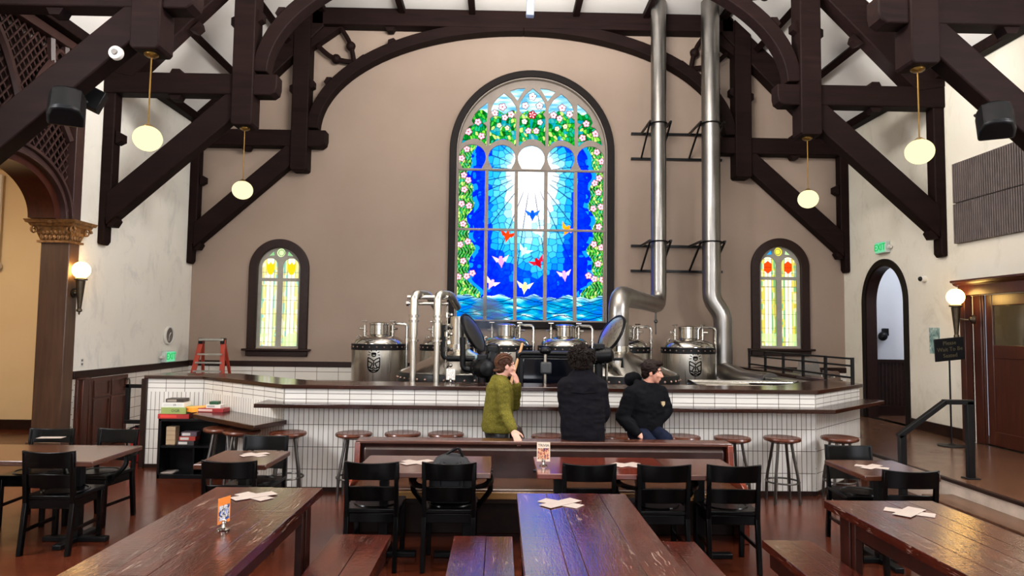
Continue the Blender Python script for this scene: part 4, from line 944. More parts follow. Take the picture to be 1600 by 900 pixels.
# ------------------------------------------------------------------ kettles with conical lids
def kettle(x, label, s, Y=9.55):
    t = local('brew_kettle', label, 'brew kettle', 'low steel brew kettles')
    R = .80
    MB().lathe([(R, 0.05), (R, 1.09), (R+.015, 1.1)], n=56).build('shell', M['steel'], t)
    MB().lathe([(R+.02, 1.09), (R+.03, 1.1), (R+.03, 1.21), (R+.02, 1.225), (R-.02, 1.23)], n=56).build('black_band', M['blackp'], t)
    b = MB()
    for k in range(40): a = 2*PI*k/40; b.sphere(((R+.03)*math.sin(a), -(R+.03)*math.cos(a), 1.155), .018, 1, 1, 1, 8, 6)
    b.build('rivets', M['copper'], t)
    MB().lathe([(R, 1.225), (R-.03, 1.25), (.2, 1.50), (.155, 1.53), (.15, 1.6)], n=56).build('cone_lid', M['steel_b'], t)
    hx = -s*.02; o = Vector((s*.35, -.3, 1.42)); ax = Vector((s*.55, -.35, .75)).normalized()
    return t
XL_k, XR_k = bp(716, 590, Y=9.55).x, bp(966, 590, Y=9.55).x
k1 = kettle(XL_k, 'low steel brew kettle with open hatch left of the black cabinet', 1); k1.location = (XL_k, 9.55, 0)
k2 = dup(k1, (XR_k, 9.55, 0), 0, 'low steel brew kettle with open hatch under the wide elbow duct')
MB().cyl((0, 0, 1.55), (0, 0, 1.98), .12, n=24).build('neck_stub', M['steel'], k1)
def hatch(px, py, s, K, label):
    c = bp(px, py, Y=9.15); n = Vector((s*.82, -.28, .46)).normalized()
    t = thing('hatch_lid', label, 'hatch lid', tuple(c), 'open round hatch lids')
    MB().lathe([(.0, .05), (.12, .045), (.22, .02), (.275, 0), (.28, -.02), (.25, -.03), (.0, -.012)], c, 40, n).build('lid_disc', plain('lid_dark_steel', '4c4a48', .35, .8) if s > 0 else M['steel'], t)
    MB().lathe([(.285, -.015), (.285, .012), (.262, .016), (.262, -.02)], c, 40, n).build('lid_gasket', M['blackp'], t)
    up = Vector((0, 0, 1)); v = (up-n*up.dot(n)).normalized(); h = n.cross(v)
    MB().beam(c+v*.2-n*.03, c-v*.38-n*.05, .06, .03, n).beam(c+h*.2-n*.025, c-h*.2-n*.025, .05, .02, n).build('lid_arm', M['blackm'], t)
    return t
hatch(740, 520, 1, k1, 'open dark round hatch lid on the left brew kettle')
hatch(955, 522, -1, k2, 'open round steel hatch lid on the right brew kettle')
# ------------------------------------------------------------------ ducts
def duct(name, pts, r, label, bends=.22):
    t = thing(name, label, 'vent duct', tuple(pts[0]))
    MB().tube(round_path(pts, bends, 6), r, 28).build('duct_run', M['steel_d'], t, 40)
    return t
zr = 2.31
ck = (XR_k, 9.55); cf = bp(1029, 300, Y=12.6).x
t = duct('vent_duct', [(ck[0], ck[1], 1.52), (ck[0], ck[1], zr), (cf, 12.6, zr-.02), (cf, 12.6, ZC)], .142, 'wide steel vent duct with big elbows rising from right kettle to ceiling', .3)
for z in (1.95, 1.72): MB().cyl((ck[0], ck[1], z-.012), (ck[0], ck[1], z+.012), .145, n=28).build('joint_band', M['steel_d'], t)
for z in (2.85, 3.1, 4.3, 5.6, 6.7): MB().cyl((cf, 12.6, z-.012), (cf, 12.6, z+.012), .145, n=28).build('joint_band', M['steel_d'], t)
MB().cyl((cf-.12, 12.3, zr-.14), (cf-.12, 12.3, zr-.3), .018, n=8).sphere((cf-.12, 12.3, zr-.32), .035).cyl((cf-.12, 12.3, zr-.3), (cf-.12, 12.3, zr-.55), .014, n=8).build('drain_valve', M['gunmetal'], t)
c2 = bp(1111, 300, Y=12.55).x; c3 = bp(1128, 520, Y=12.55).x
t = duct('vent_duct', [(c2, 12.55, ZC), (c2, 12.55, 2.42), (c3, 12.5, 2.12), (c3, 12.5, 1.12), (c3+.05, 11.6, 1.02), (c3+.16, 10.7, 1.02)], .168, 'wide steel vent duct with slight offset, right of the elbow duct', .12)
for z in (2.6, 2.75, 4.0, 4.6, 4.9, 6.3, 7.0): MB().cyl((c2, 12.55, z-.012), (c2, 12.55, z+.012), .171, n=28).build('joint_band', M['steel_d'], t)
for z in (1.9, 1.35): MB().cyl((c3, 12.5, z-.012), (c3, 12.5, z+.012), .171, n=28).build('joint_band', M['steel_d'], t)
for (yu, yd, lab) in ((210, 249, 'upper black strut bracket holding both steel ducts to the wall'), (385, 424, 'lower black strut bracket holding both steel ducts to the wall')):
    zu, zd = bp(1060, yu, Y=13.25).z, bp(1060, yd, Y=13.25).z
    t = thing('duct_bracket', lab, 'bracket', (3.4, 13.2, zd), 'strut brackets behind the ducts')
    xa, xb = bp(986, 400, Y=13.25).x, bp(1129, 400, Y=13.25).x
    for z in (zu, zd): MB().box(xa, 13.24, z-.022, xb, 13.3, z+.022).build('strut_rail', M['blackm'], t)
    for xc_, r in ((cf, .142), (c2, .168)):
        for s in (-1, 1):
            x = xc_+s*(r+.05)
            MB().beam((x, 13.26, zu), (x, 12.42, zu), .035, .035).beam((x, 13.26, zd), (x, 12.45, zu-.01), .03, .03).build('strut_arm', M['blackm'], t)
        yc = 12.6 if xc_ == cf else 12.55
        MB().tube([(xc_+(r+.012)*math.cos(a), yc+(r+.012)*math.sin(a), zu) for a in [2*PI*k/24 for k in range(24)]], .014, 6, closed=True).build('clamp_ring', M['blackm'], t)
# thin upright pipes behind the bar
def riser_pipe(px, lab):
    x = bp(px, 530, Y=8.5).x
    t = thing('riser_pipe', lab, 'pipe', (x, 8.5, 0), 'pair of thin steel riser pipes')
    MB().tube(round_path([(x, 8.5, 1.7), (x, 8.5, 2.24), (x+.14, 8.75, 2.24), (x+.2, 9.2, 2.1)], .09, 6), .048, 16).cyl((x, 8.5, .02), (x, 8.5, 1.7), .037, n=16).build('pipe_run', M['steel'], t)
    b = MB()
    for z in (1.96, 1.9, 1.66): b.cyl((x, 8.5, z-.012), (x, 8.5, z+.012), .064, n=18)
    b.build('clamp_collar', M['steel_b'], t); return x
xa = riser_pipe(646, 'thin upright steel pipe, left one of the pair behind the bar'); xb = riser_pipe(683, 'thin upright steel pipe, right one of the pair behind the bar')
t = thing('cross_pipe', 'short level steel pipes joining the two upright pipes near their tops', 'pipe', (xa, 8.62, 2.1))
MB().tube([(xa-.1, 8.62, 2.2), (xb+.12, 8.62, 2.2)], .028, 12).build('pipe_run', M['steel_b'], t)
MB().tube([(xa-.1, 8.62, 2.12), (xb+.12, 8.62, 2.12)], .022, 12).cyl((xa-.11, 8.62, 2.12), (xa-.08, 8.62, 2.12), .035).build('pipe_run', M['steel_b'], t)
x = xb+.1
t = thing('sight_glass', 'slim column of valves and gauge beside the right upright pipe', 'valve column', (x, 8.7, 1.2))
MB().cyl((x, 8.7, .1), (x, 8.7, 2.1), .016, n=10).build('tube', M['steel_b'], t)
for k, z in enumerate((1.35, 1.55, 1.74, 1.82, 1.98)):
    MB().cyl((x, 8.7, z-.03), (x, 8.7, z+.03), .034, n=12).cyl((x, 8.7, z), (x+.06, 8.66, z), .014, n=8).sphere((x+.06, 8.66, z), .024).build('valve', M['gunmetal'] if k % 2 else M['steel_b'], t)
# black insulated pipes
def bpipe(pxs, Y, r, lab):
    tag(MB().tube(round_path([bp(a, b_, Y=Y) for a, b_ in pxs], .07, 5), r, 14).build('insulated_pipe', M['blackp']), lab, 'pipe', 'black insulated pipes')
bpipe([(693, 507), (693, 560), (742, 561)], 8.72, .04, 'black insulated pipe bent like an L beside the upright pipes')
bpipe([(723, 527), (723, 577), (740, 578)], 8.62, .037, 'black insulated short pipe below the left hatch lid')
def pump(px, py, Y, r, lab, ax=(.35, -1, .1)):
    c = bp(px, py, Y=Y); t = thing('pump_motor', lab, 'pump motor', (c.x, Y, c.z-r), 'black pump motors')
    MB().lathe([(.0, -.17), (r*.7, -.17), (r, -.12), (r, .1), (r*.8, .16), (r*.4, .18), (.0, .18)], c, 24, ax).build('motor_body', M['blackp'], t)
    b = MB()
    for k in range(14): a = 2*PI*k/14; b.beam(c+Vector((math.cos(a)*r, -.1, math.sin(a)*r)), c+Vector((math.cos(a)*r, .1, math.sin(a)*r)), .012, .012)
    b.build('cooling_fin', M['blackp'], t)
    MB().box(c.x-.06, Y-.08, c.z+r*.8, c.x+.06, Y+.08, c.z+r+.05).build('terminal_box', M['blackp'], t, bevel=.01)
    MB().cyl((c.x, Y+.02, .02), (c.x, Y+.02, c.z-r*.8), .05, n=12).build('stand', M['blackm'], t)
pump(753, 575, 8.5, .115, 'black pump motor nearest the left brew kettle band', (.45, -1, .0))
pump(769, 559, 8.74, .095, 'black pump motor behind the head of the woman in green', (.1, .15, 1))
pump(936, 556, 8.5, .10, 'black pump motor right of the curly haired man', (1, -.3, .1))
t = thing('tap_arm', 'black tap arm with steel valve between the two seated men', 'tap', tuple(bp(960, 566, Y=8.7)))
c = bp(960, 562, Y=8.7)
MB().tube([c+Vector((-.12, 0, .0)), c+Vector((.1, 0, .01)), c+Vector((.1, 0, -.1))], .022, 10).build('arm', M['blackm'], t)
MB().cyl(c+Vector((-.1, .0, -.45)), c+Vector((-.1, .0, .03)), .02, n=10).box(c.x-.0, 8.68, c.z-.05, c.x+.06, 8.72, c.z-.01).build('valve', M['steel_b'], t)
# black control cabinet
t = thing('control_cabinet', 'glossy black control cabinet in the middle behind the bar', 'cabinet', (.7, 8.9, 0))
a, b_ = bp(806, 548, Y=8.75), bp(926, 598, Y=8.75)
gloss = plain('gloss_black_panel', '06080f', .08, var=0)
MB().box(a.x, 8.70, .02, b_.x-.03, 8.86, a.z).build('body', M['blackp'], t, bevel=.03)
MB().box(a.x+.09, 8.69, 1.12, b_.x-.06, 8.71, a.z-.09).build('glass_panel', gloss, t, bevel=.01)
MB().tube(round_path([(a.x+.03, 8.69, 1.1), (a.x+.03, 8.69, a.z-.03), (b_.x-.02, 8.69, a.z-.03), (b_.x-.02, 8.69, 1.1)], .06), .022, 10).build('edge_tube', M['blackm'], t)
MB().box(a.x+.04, 8.70, a.z-.085, b_.x-.04, 8.72, a.z-.075).build('trim_strip', M['steel_b'], t)
# mixing pole with round knob in front of it
c = bp(852, 548, Y=8.55); d = bp(853, 573, Y=8.55)
t = thing('control_pole', 'black control pole with rounded head in front of black cabinet', 'control pole', (c.x, 8.55, 0))
MB().cyl((c.x, 8.55, .02), (c.x, 8.55, c.z-.02), .02, n=10).build('pole', M['steel'], t)
MB().sphere((c.x, 8.55, c.z), .075, 1, .9, .62, 18, 12).build('knob_head', M['grey'] if False else M['blackp'], t)
MB().box(d.x-.07, 8.5, d.z-.09, d.x+.07, 8.6, d.z+.06).build('switch_box', plain('dark_grey_plastic', '2b2c2e', .5), t, bevel=.025, seg=3)
# mash paddle
a, b_ = bp(800, 592, Y=8.6), bp(816, 538, Y=8.75)
pdw = wood('paddle_wood', 'a5794f', 'c59a6c', 2, .5, 8., .05)
t = thing('mash_paddle', 'pale wooden paddle handle leaning on the black cabinet', 'paddle', (a.x, 8.6, BT))
dr_ = (b_-a).normalized()
MB().tube([a-dr_*.35, a, b_], [.018, .02, .017], 10).sphere(b_, .019, nu=10, nv=8).build('handle_pole', pdw, t)
MB().beam(a-dr_*.75, a-dr_*.33, .12, .02, (0, 1, 0)).build('blade', pdw, t, bevel=.006)
# stainless tray and pipe lying on the right of the deck
def px3(px, py, z): return bp(px, py, Z=z)
t = thing('drip_tray', 'long stainless tray with raised rim behind the right bar top', 'tray', (3.6, 8.9, 0))
MB().box(2.56, 8.42, 1.02, 3.35, 9.15, 1.12).build('basin', M['steel'], t, bevel=.03)
MB().tube([(2.52, 8.36, 1.14), (3.3, 8.36, 1.14), (3.98, 9.15, 1.14), (2.52, 9.15, 1.14)], .035, 10, closed=True).build('rim', M['steel_b'], t)
MB().box(2.6, 8.5, .0, 2.7, 8.6, 1.03).box(3.2, 8.5, .0, 3.3, 8.6, 1.03).box(3.2, 9.0, 0, 3.3, 9.1, 1.03).box(2.6, 9.0, 0, 2.7, 9.1, 1.03).build('stand', M['steel'], t)
t = thing('deck_duct', 'flat stainless duct lying along the half wall right of the tanks', 'vent duct', (4.2, 10.6, .9))
MB().prism([(-.16, 0), (.16, 0), (.16, .16), (.05, .22), (-.16, .22)], lambda u, v, q: (4.28+u, q, .9+v), 9.45, 10.66).build('casing', M['steel_d'], t, bevel=.01)
for y in (9.6, 10.5): MB().box(4.2, y-.04, 0, 4.36, y+.04, .92).build('stand', M['steel'], t)
# small menu card clip on the bar
def card_stand(name, label, base, h, w, mat_, rot, cat='table card'):
    t = local(name, label, cat); cz = .035
    MB().lathe([(.03, 0), (.032, .006), (.012, .014), (.008, .03), (.016, .036), (.016, .046)], n=16).tube([(.012*math.cos(a), .012*math.sin(a), .05+.006*math.sin(a*2)) for a in [k*.7 for k in range(9)]], .003, 6, closed=True).build('clip_base', M['steel_b'], t)
    MB().box(-w/2, -.001, cz, w/2, .001, cz+h).build('card', mat_, t)
    t.location = base; t.rotation_euler = (0, 0, rot); return t
def print_mat(name, bg, cols, scale=30):
    p = NT(name); p.pr(Roughness=.35); n = p.noise(p.coord(), scale, 3, .6); st_ = [(.30+i*.09, lin(c)) for i, c in enumerate(cols)]; p.l(p.ramp(n, st_), p.b.inputs['Base Color']); return p.m
card_stand('menu_clip', 'small white printed card on a clip standing on the bar by the pipes', tuple(bp(704, 598, Z=BT)[:2])+(BT,), .13, .105, print_mat('bar_card_print', 'fff', ('efe9e2', 'dcd6cf', 'a9a49e', 'efe9e2'), 60), 0)
# red stepladder
t = thing('stepladder', 'orange sided stepladder with pale treads in the left corner', 'ladder', (-5.2, 12.4, 0))
Yl = 12.55
tl, tr_ = bp(315, 531, Y=Yl), bp(349, 531, Y=Yl); zt = tl.z
kx = .16
for s, x in ((-1, tl.x), (1, tr_.x)):
    MB().beam((x+s*kx, Yl-.42, 0), (x, Yl, zt), .035, .085, (1, 0, 0)).build('side_rail', M['orange'], t, bevel=.004)
    MB().beam((x+s*kx*.8, Yl+.5, 0), (x, Yl+.06, zt-.05), .03, .05, (1, 0, 0)).build('rear_rail', M['orange'], t, bevel=.004)
for k in range(9):
    z = zt-.24-.15*k; f = z/zt; x0 = tl.x-kx*(1-f); x1 = tr_.x+kx*(1-f); y = Yl-.42*(1-f)
    MB().box(x0, y-.05, z-.03, x1, y+.05, z).build('tread', M['alu'], t, bevel=.004)
MB().box(tl.x-.03, Yl-.07, zt-.02, tr_.x+.03, Yl+.1, zt+.03).build('top_cap', M['alu'], t, bevel=.012)
for s, x in ((-1, tl.x), (1, tr_.x)): MB().box(x-.035, Yl-.06, zt-.07, x+.035, Yl+.06, zt+.035).build('top_bracket', M['blackp'], t, bevel=.006)
# grey and brown high chairs behind the railing
def high_chair(label, px, py, Y, m, s=1.0):
    c = bp(px, py, Y=Y); h = c.z-.3; t = thing('high_chair', label, 'high chair', (c.x, Y, .3))
    back = [(-.20*s, h-.42), (-.13*s, h-.02), (-.1*s, h), (.1*s, h), (.13*s, h-.02), (.20*s, h-.42)]
    hole = [(-.06*s, h-.1), (.06*s, h-.1), (.06*s, h-.055), (-.06*s, h-.055)]
    me = plate_mesh('back_shell', [back, hole], .03, Matrix.Translation((c.x, Y, .3)) @ Matrix(((1, 0, 0, 0), (0, 0, -1, 0), (0, 1, 0, 0), (0, 0, 0, 1))))
    link_mesh('back_shell', me, m, t, 0, .008)
    MB().box(c.x-.2*s, Y-.36, .3+h-.45, c.x+.2*s, Y+.01, .3+h-.41).box(c.x-.22*s, Y-.34, .3+h-.4, c.x-.19*s, Y, .3+h-.2).box(c.x+.19*s, Y-.34, .3+h-.4, c.x+.22*s, Y, .3+h-.2).build('seat_tub', m, t, bevel=.012)
    for sx in (-1, 1):
        for sy in (-1, 1): MB().beam((c.x+sx*.17*s, Y-.17+sy*.15, .3+h-.43), (c.x+sx*.24*s, Y-.17+sy*.22, .3), .04, .04).build('leg', m, t)
high_chair('grey plastic high chair with handle hole behind the railing', 1263, 560, 11.9, M['grey'], 1.25)
high_chair('brown high chair behind the right end of the railing', 1300, 580, 10.7, plain('brown_plastic', '4a362a', .5), .9)
# faint steam drifting off the open left hatch
c = bp(762, 515, Y=9.3)
sv = NT('steam_vapour'); vol = sv.n('ShaderNodeVolumePrincipled'); vol.inputs['Color'].default_value = (.8, .9, 1, 1); vol.inputs['Anisotropy'].default_value = .2
n = sv.noise(sv.coord(), 4.5, 3, .6); tc = sv.n('ShaderNodeTexCoord')
gr = sv.n('ShaderNodeTexGradient', gradient_type='SPHERICAL'); mp = sv.n('ShaderNodeMapping'); mp.inputs['Scale'].default_value = (3.0, 3.4, 2.3); mp.inputs['Location'].default_value = (0, 0, -1.52)
sv.l(tc.outputs['Object'], mp.inputs[0]); sv.l(mp.outputs[0], gr.inputs[0])
mm = sv.n('ShaderNodeMath', operation='MULTIPLY'); sv.l(sv.ramp(n, [(.38, (0, 0, 0, 1)), (.7, (1, 1, 1, 1))]), mm.inputs[0]); sv.l(gr.outputs['Fac'], mm.inputs[1])
m2 = sv.n('ShaderNodeMath', operation='MULTIPLY'); m2.inputs[1].default_value = 12.0; sv.l(mm.outputs[0], m2.inputs[0]); sv.l(m2.outputs[0], vol.inputs['Density']); sv.l(vol.outputs[0], sv.out.inputs['Volume'])
STEAM = tag(MB().sphere((c.x, 9.3, c.z), .44, .75, .66, 1, 16, 10).build('steam', sv.m), 'faint bluish steam rising from the open left hatch', 'steam', kind='stuff')
# ------------------------------------------------------------------ chairs
def curved_slat(b, z0, z1, y, w, sag=.03, th=.022, tilt=.12, dip=.0):
    n = 10; inn, out = [], []
    for k in range(n+1):
        x = -w/2+w*k/n; c = sag*(1-(2*x/w)**2)
        inn.append((x, y-c)); out.append((x, y-c-th))
    def fn(u, v, t):
        zt = t - (dip*(1-(2*u/w)**2) if t > (z0+z1)/2 else 0)
        return (u, v-(zt-.44)*tilt, zt)
    b.strip(inn, out, fn, z0, z1)
def chair(name, label, arms=False):
    t = local(name, label, 'chair', 'black wooden dining chairs'); W = .41
    b = MB().box(-W/2, -.19, .42, W/2, .22, .455); b.build('seat', M['black'], t, bevel=.008)
    MB().lathe([(.175, .455), (.17, .463), (.16, .463), (.15, .456)], (0, .02, 0), 36).build('seat_dish', M['black'], t)
    MB().box(-W/2+.02, .17, .35, W/2-.02, .19, .42).box(-W/2+.02, -.18, .35, W/2-.02, -.16, .42).box(-W/2+.02, -.17, .35, -W/2+.04, .18, .42).box(W/2-.04, -.17, .35, W/2-.02, .18, .42).build('seat_rail', M['black'], t, bevel=.004)
    for s in (-1, 1):
        MB().beam((s*(W/2-.022), .195, 0), (s*(W/2-.022), .195, .42), .036, .036, (0, 1, 0), .044, .044).build('leg', M['black'], t, bevel=.004)
        b = MB(); x = s*(W/2-.02)
        b.beam((x, -.225, 0), (x, -.18, .40), .034, .042, (0, 1, 0)).beam((x, -.18, .38), (x, -.225, .80), .034, .04, (0, 1, 0), .03, .026)
        b.build('leg', M['black'], t, bevel=.004)
        MB().box(s*(W/2-.022)-.009, -.2, .17, s*(W/2-.022)+.009, .19, .20).build('stretcher', M['black'], t, bevel=.003)
    b = MB(); curved_slat(b, .675, .812, -.165, W+.0, .03, .024, .12, .012); b.build('back_slat', M['black'], t, bevel=.004)
    b = MB(); curved_slat(b, .515, .62, -.165, W-.05, .025, .02, .12, -.008); b.build('back_slat', M['black'], t, bevel=.004)
    if arms:
        for s in (-1, 1):
            x = s*W/2; b = MB()
            pts = smooth_pts([(x-s*.01, -.2, .62), (x+s*.06, -.1, .615), (x+s*.10, .04, .615), (x+s*.085, .17, .64), (x+s*.075, .22, .665)], 5)
            for p, q in zip(pts, pts[1:]): b.beam(p, q, .055, .022)
            b.sphere(pts[-1], .033, 1, .9, 1.1, 10, 8)
            q = smooth_pts([(x+s*.095, .08, .615), (x+s*.10, .09, .54), (x+s*.05, .12, .46), (x-s*.005, .14, .385)], 5)
            b.tube(q, .021, 8); b.build('armrest', M['black'], t)
    return t
def place(proto, loc, rot, label):
    if not proto.get('used'):
        proto['used'] = 1; proto.location = loc; proto.rotation_euler = (0, 0, rot); proto['label'] = label; return proto
    return dup(proto, loc, rot, label)
CH = chair('dining_chair', ''); AR = chair('armchair', '', True)
cx_ = lambda px: bp(px, 726, Y=5.22).x
place(CH, (cx_(581), 5.44, 0), 0, 'black chair with its back to us, leftmost at the booth tables')
place(AR, (cx_(702), 5.44, 0), 0, 'black armchair with a backpack on its seat at the booth table')
place(CH, (cx_(921), 5.44, 0), 0, 'black chair behind the far end of the middle trestle table')
place(AR, (cx_(1037), 5.44, 0), .02, 'black armchair at the booth tables, right of middle trestle table')
place(CH, (cx_(1149), 5.45, 0), -.03, 'black chair with its back to us, rightmost at the booth tables')
place(CH, (bp(72, 725, Y=5.5).x, 5.75, 0), .0, 'black chair with its back to us at the left dining table')
place(CH, (bp(87, 672, Y=6.75).x, 6.5, 0), PI+.05, 'black chair facing us behind the left dining table, beside the pilaster')
place(AR, (bp(182, 672, Y=6.75).x, 6.52, 0), PI-.12, 'black armchair facing us at the right back corner of left dining table')
place(CH, (-4.6, 5.8, 0), .1, 'black chair cropped by the left edge at the left dining table')
place(CH, (bp(358, 712, Y=5.2).x, 5.43, 0), 0, 'black chair with its back to us at small table left of trestle tables')
place(CH, (bp(418, 678, Y=6.45).x, 6.2, 0), PI, 'black chair facing us behind the small table left of trestle tables')
place(CH, (bp(1321, 694, Y=6.2).x, 5.97, 0), PI-.08, 'black chair facing us at the small table beside the platform')
place(CH, (bp(1429, 730, Y=5.05).x, 5.3, 0), -.05, 'black chair with its back to us at the small table beside the platform')
# ------------------------------------------------------------------ stools
def stool(label):
    t = local('bar_stool', label, 'bar stool', 'round bar stools'); H = .69
    MB().lathe([(.0, H-.045), (.17, H-.045), (.19, H-.035), (.196, H-.02), (.19, H-.005), (.175, H), (.12, H-.006), (0, H-.012)], n=36).build('seat', M['stool'], t)
    MB().lathe([(.13, H-.06), (.135, H-.045), (.1, H-.045)], n=24).build('seat_plate', M['gunmetal'], t)
    for k in range(4):
        a = PI/4+k*PI/2+.25; c, s = math.cos(a), math.sin(a)
        MB().tube(smooth_pts([(c*.10, s*.10, H-.05), (c*.125, s*.125, H-.2), (c*.17, s*.17, .25), (c*.185, s*.185, .0)], 5), .016, 8).build('leg', M['gunmetal'], t)
    MB().tube([(.172*math.cos(2*PI*i/28), .172*math.sin(2*PI*i/28), .22) for i in range(28)], .01, 8, closed=True).build('foot_ring', M['gunmetal'], t)
    return t
ST = stool('')
for px, py, lab in ((347, 669, 'round wooden stool under side counter, next to the games shelf'), (378, 673, 'round wooden stool under side counter, second from the games shelf'), (450, 676, 'round wooden stool at the bar corner behind the small left table'),
                    (553, 677, 'round wooden stool at the left end of the leather booth'), (633, 673, 'round wooden stool behind the booth, second right of the bar corner'), (697, 677, 'round wooden stool behind the booth just left of woman in green'),
                    (858, 681, 'round wooden stool between the woman in green and curly haired man'), (968, 681, 'round wooden stool between the two seated men'), (1066, 682, 'round wooden stool just right of the man in the hoodie'),
                    (1144, 684, 'round wooden stool behind the right end of the booth'), (1222, 684, 'round wooden stool standing clear, first right of the booth'), (1310, 683, 'round wooden stool at the angled right end of the bar')):
    z = .69; p = bp(px, py, Z=z-.01); y = min(p.y, 7.5) if p.x > -2.3 else p.y
    place(ST, (p.x, y, 0), random.uniform(-.3, .3), lab)
# ------------------------------------------------------------------ booth
t = thing('booth', 'long brown leather booth with wood frame facing us', 'booth', (.4, 6.4, 0))
bx0, bx1 = bp(562, 690, Y=6.45).x, bp(1136, 690, Y=6.45).x
b = MB(); n = 1
b.prism([(6.38, .40), (6.36, .70), (6.40, .745), (6.5, .745), (6.5, .40)], lambda u, v, q: (q, u, v), bx0+.05, bx1-.05)
b.build('backrest', M['leather'], t, bevel=.02, seg=3)
MB().box(bx0-.02, 6.36, .75, bx1+.02, 6.56, .785).build('top_cap', M['table_x2'], t, bevel=.01)
MB().box(bx0, 6.5, 0, bx1, 6.54, .745).build('back_panel', M['table_x2'], t)
MB().box(bx0+.03, 5.93, .37, bx1-.03, 6.42, .45).build('seat', M['seatleather'], t, bevel=.025, seg=3)
MB().box(bx0+.03, 5.97, .32, bx1-.03, 6.4, .37).box(bx0+.03, 6.22, .0, bx1-.03, 6.26, .32).build('seat_base', M['casing'], t, bevel=.004)
MB().box(bx0+.03, 5.905, .37, bx1-.03, 5.93, .43).build('front_glint_rail', M['rail_glint'], t, bevel=.006)  # strip added to carry the painted highlight on the seat front
for x in (bx0, bx1): MB().prism([(5.95, 0), (5.95, .46), (6.05, .50), (6.33, .56), (6.35, .765), (6.56, .765), (6.56, 0)], lambda u, v, q: (q, u, v), x-.025, x+.025).build('end_panel', M['table_x'], t, bevel=.008)
def ped_table(name, label, x0, x1, y0, y1, z, m, group, ped=1, th=.04, base=True):
    t = thing(name, label, 'table', ((x0+x1)/2, (y0+y1)/2, 0), group)
    MB().box(x0, y0, z-th, x1, y1, z).build('tabletop', m, t, bevel=.006)
    cy = (y0+y1)/2
    for k in range(ped):
        cx = (x0+x1)/2 if ped == 1 else x0+(x1-x0)*(.18+.64*k/(ped-1))
        b = MB().box(cx-.035, cy-.035, .04, cx+.035, cy+.035, z-th); b.box(cx-.2, cy-.03, z-th-.015, cx+.2, cy+.03, z-th).box(cx-.03, cy-.2, z-th-.015, cx+.03, cy+.2, z-th)
        b.build('pedestal', M['blackm'], t, bevel=.003)
        MB().box(cx-.26, cy-.035, 0, cx+.26, cy+.035, .04).box(cx-.035, cy-.26, 0, cx+.035, cy+.26, .04).build('foot', M['blackm'], t, bevel=.006)
    return t
ty0, ty1, tz = 5.24, 5.94, .725
ped_table('booth_table', 'reddish brown table in front of the left part of the booth', bp(553, 735, Y=5.3).x, bp(767, 735, Y=5.3).x, ty0, ty1, tz, M['table_x2'], 'booth tables', 2)
x_a, x_b = bp(839, 735, Y=5.3).x, bp(1048, 735, Y=5.35).x
ped_table('booth_table', 'polished red brown table at the right part of the booth, with trivia card', x_a, x_b, ty0, ty1, tz, M['table_x'], 'booth tables', 2)
ped_table('booth_table', 'duller brown table joined to the red one at booth right end', x_b+.01, bp(1160, 735, Y=5.4).x, ty0+.02, ty1, tz-.005, M['table_x2'], 'booth tables', 1)
a, b_ = bp(145, 721, Z=.74), bp(205, 696, Z=.74)
ped_table('dining_table', 'brown rectangular dining table at the left edge of the room', -5.0, -3.19, 5.54, 6.3, .725, M['table_s'], None, 2)
ped_table('small_table', 'small square table left of the trestle tables', bp(303, 725, Z=.74).x, bp(413, 728, Z=.74).x, 5.4, 6.02, .74, M['table_s'], 'small square tables', 1)
ped_table('small_table', 'small dark square table beside the platform steps', 2.76, 3.34, 5.2, 5.85, .74, M['table_s'], 'small square tables', 1)
# ------------------------------------------------------------------ trestle tables and benches
def trestle(label, x0, x1, y1, z, widths, y0=2.25):
    t = thing('trestle_table', label, 'table', ((x0+x1)/2, (y0+y1)/2, 0), 'rough trestle tables'); W = x1-x0; b = MB(); x = x0; th = .05
    for k, w in enumerate(widths):
        xx = x+w*W; b.box(x+.0004, y0, z-th, xx-.0004, y1-random.uniform(0, .012), z-random.uniform(0, .0015)); x = xx
    b.build('tabletop', M['table'], t, bevel=.0025, seg=2)
    for xa_ in (x0+.05, x1-.085): MB().box(xa_, y0+.1, z-th-.10, xa_+.035, y1-.1, z-th).build('apron', M['table_leg'], t, bevel=.003)
    for yy in (y1-.20, y0+.15):
        MB().box(x0+.09, yy-.0, z-th-.1, x1-.09, yy+.04, z-th).build('cross_rail', M['table_leg'], t, bevel=.003)
        for xa_, xb_ in ((x0+.045, x0+.09), (x1-.09, x1-.045)):
            MB().box(xa_, yy-.09, 0, xb_, yy+.09, z-th).box(xa_-.012 if xa_ < (x0+x1)/2 else xb_, yy-.05, 0, xa_ if xa_ < (x0+x1)/2 else xb_+.012, yy+.05, z-th).build('leg', M['table_leg'], t, bevel=.004)
    return t
trestle('long rough wooden trestle table with small table card, on the left', -1.83, -1.14, 4.58, .76, (.3, .24, .26, .2))
trestle('long rough wooden trestle table in the middle with blue window reflection', .12, .82, 4.48, .76, (.27, .12, .36, .25))
trestle('long rough wooden trestle table on the right with golden reflection', 2.05, 2.74, 4.36, .76, (.22, .33, .2, .25))
def bench(label, x0, x1, y1, z=.46, y0=2.4):
    t = thing('bench', label, 'bench', ((x0+x1)/2, (y0+y1)/2, 0), 'rough wooden benches')
    xm = x0+(x1-x0)*.55
    MB().box(x0, y0, z-.05, xm-.0004, y1, z).box(xm+.0004, y0, z-.05, x1, y1-.004, z-.001).build('seat', M['table'], t, bevel=.0025)
    for x in (x0+.02, x1-.05): MB().box(x, y0+.08, z-.15, x+.03, y1-.08, z-.05).build('apron', M['table_leg'], t, bevel=.003)
    for yy in (y1-.16, y0+.12):
        MB().box(x0+.05, yy-.02, 0, x1-.05, yy+.025, z-.05).build('leg', M['table_leg'], t, bevel=.004)
    return t
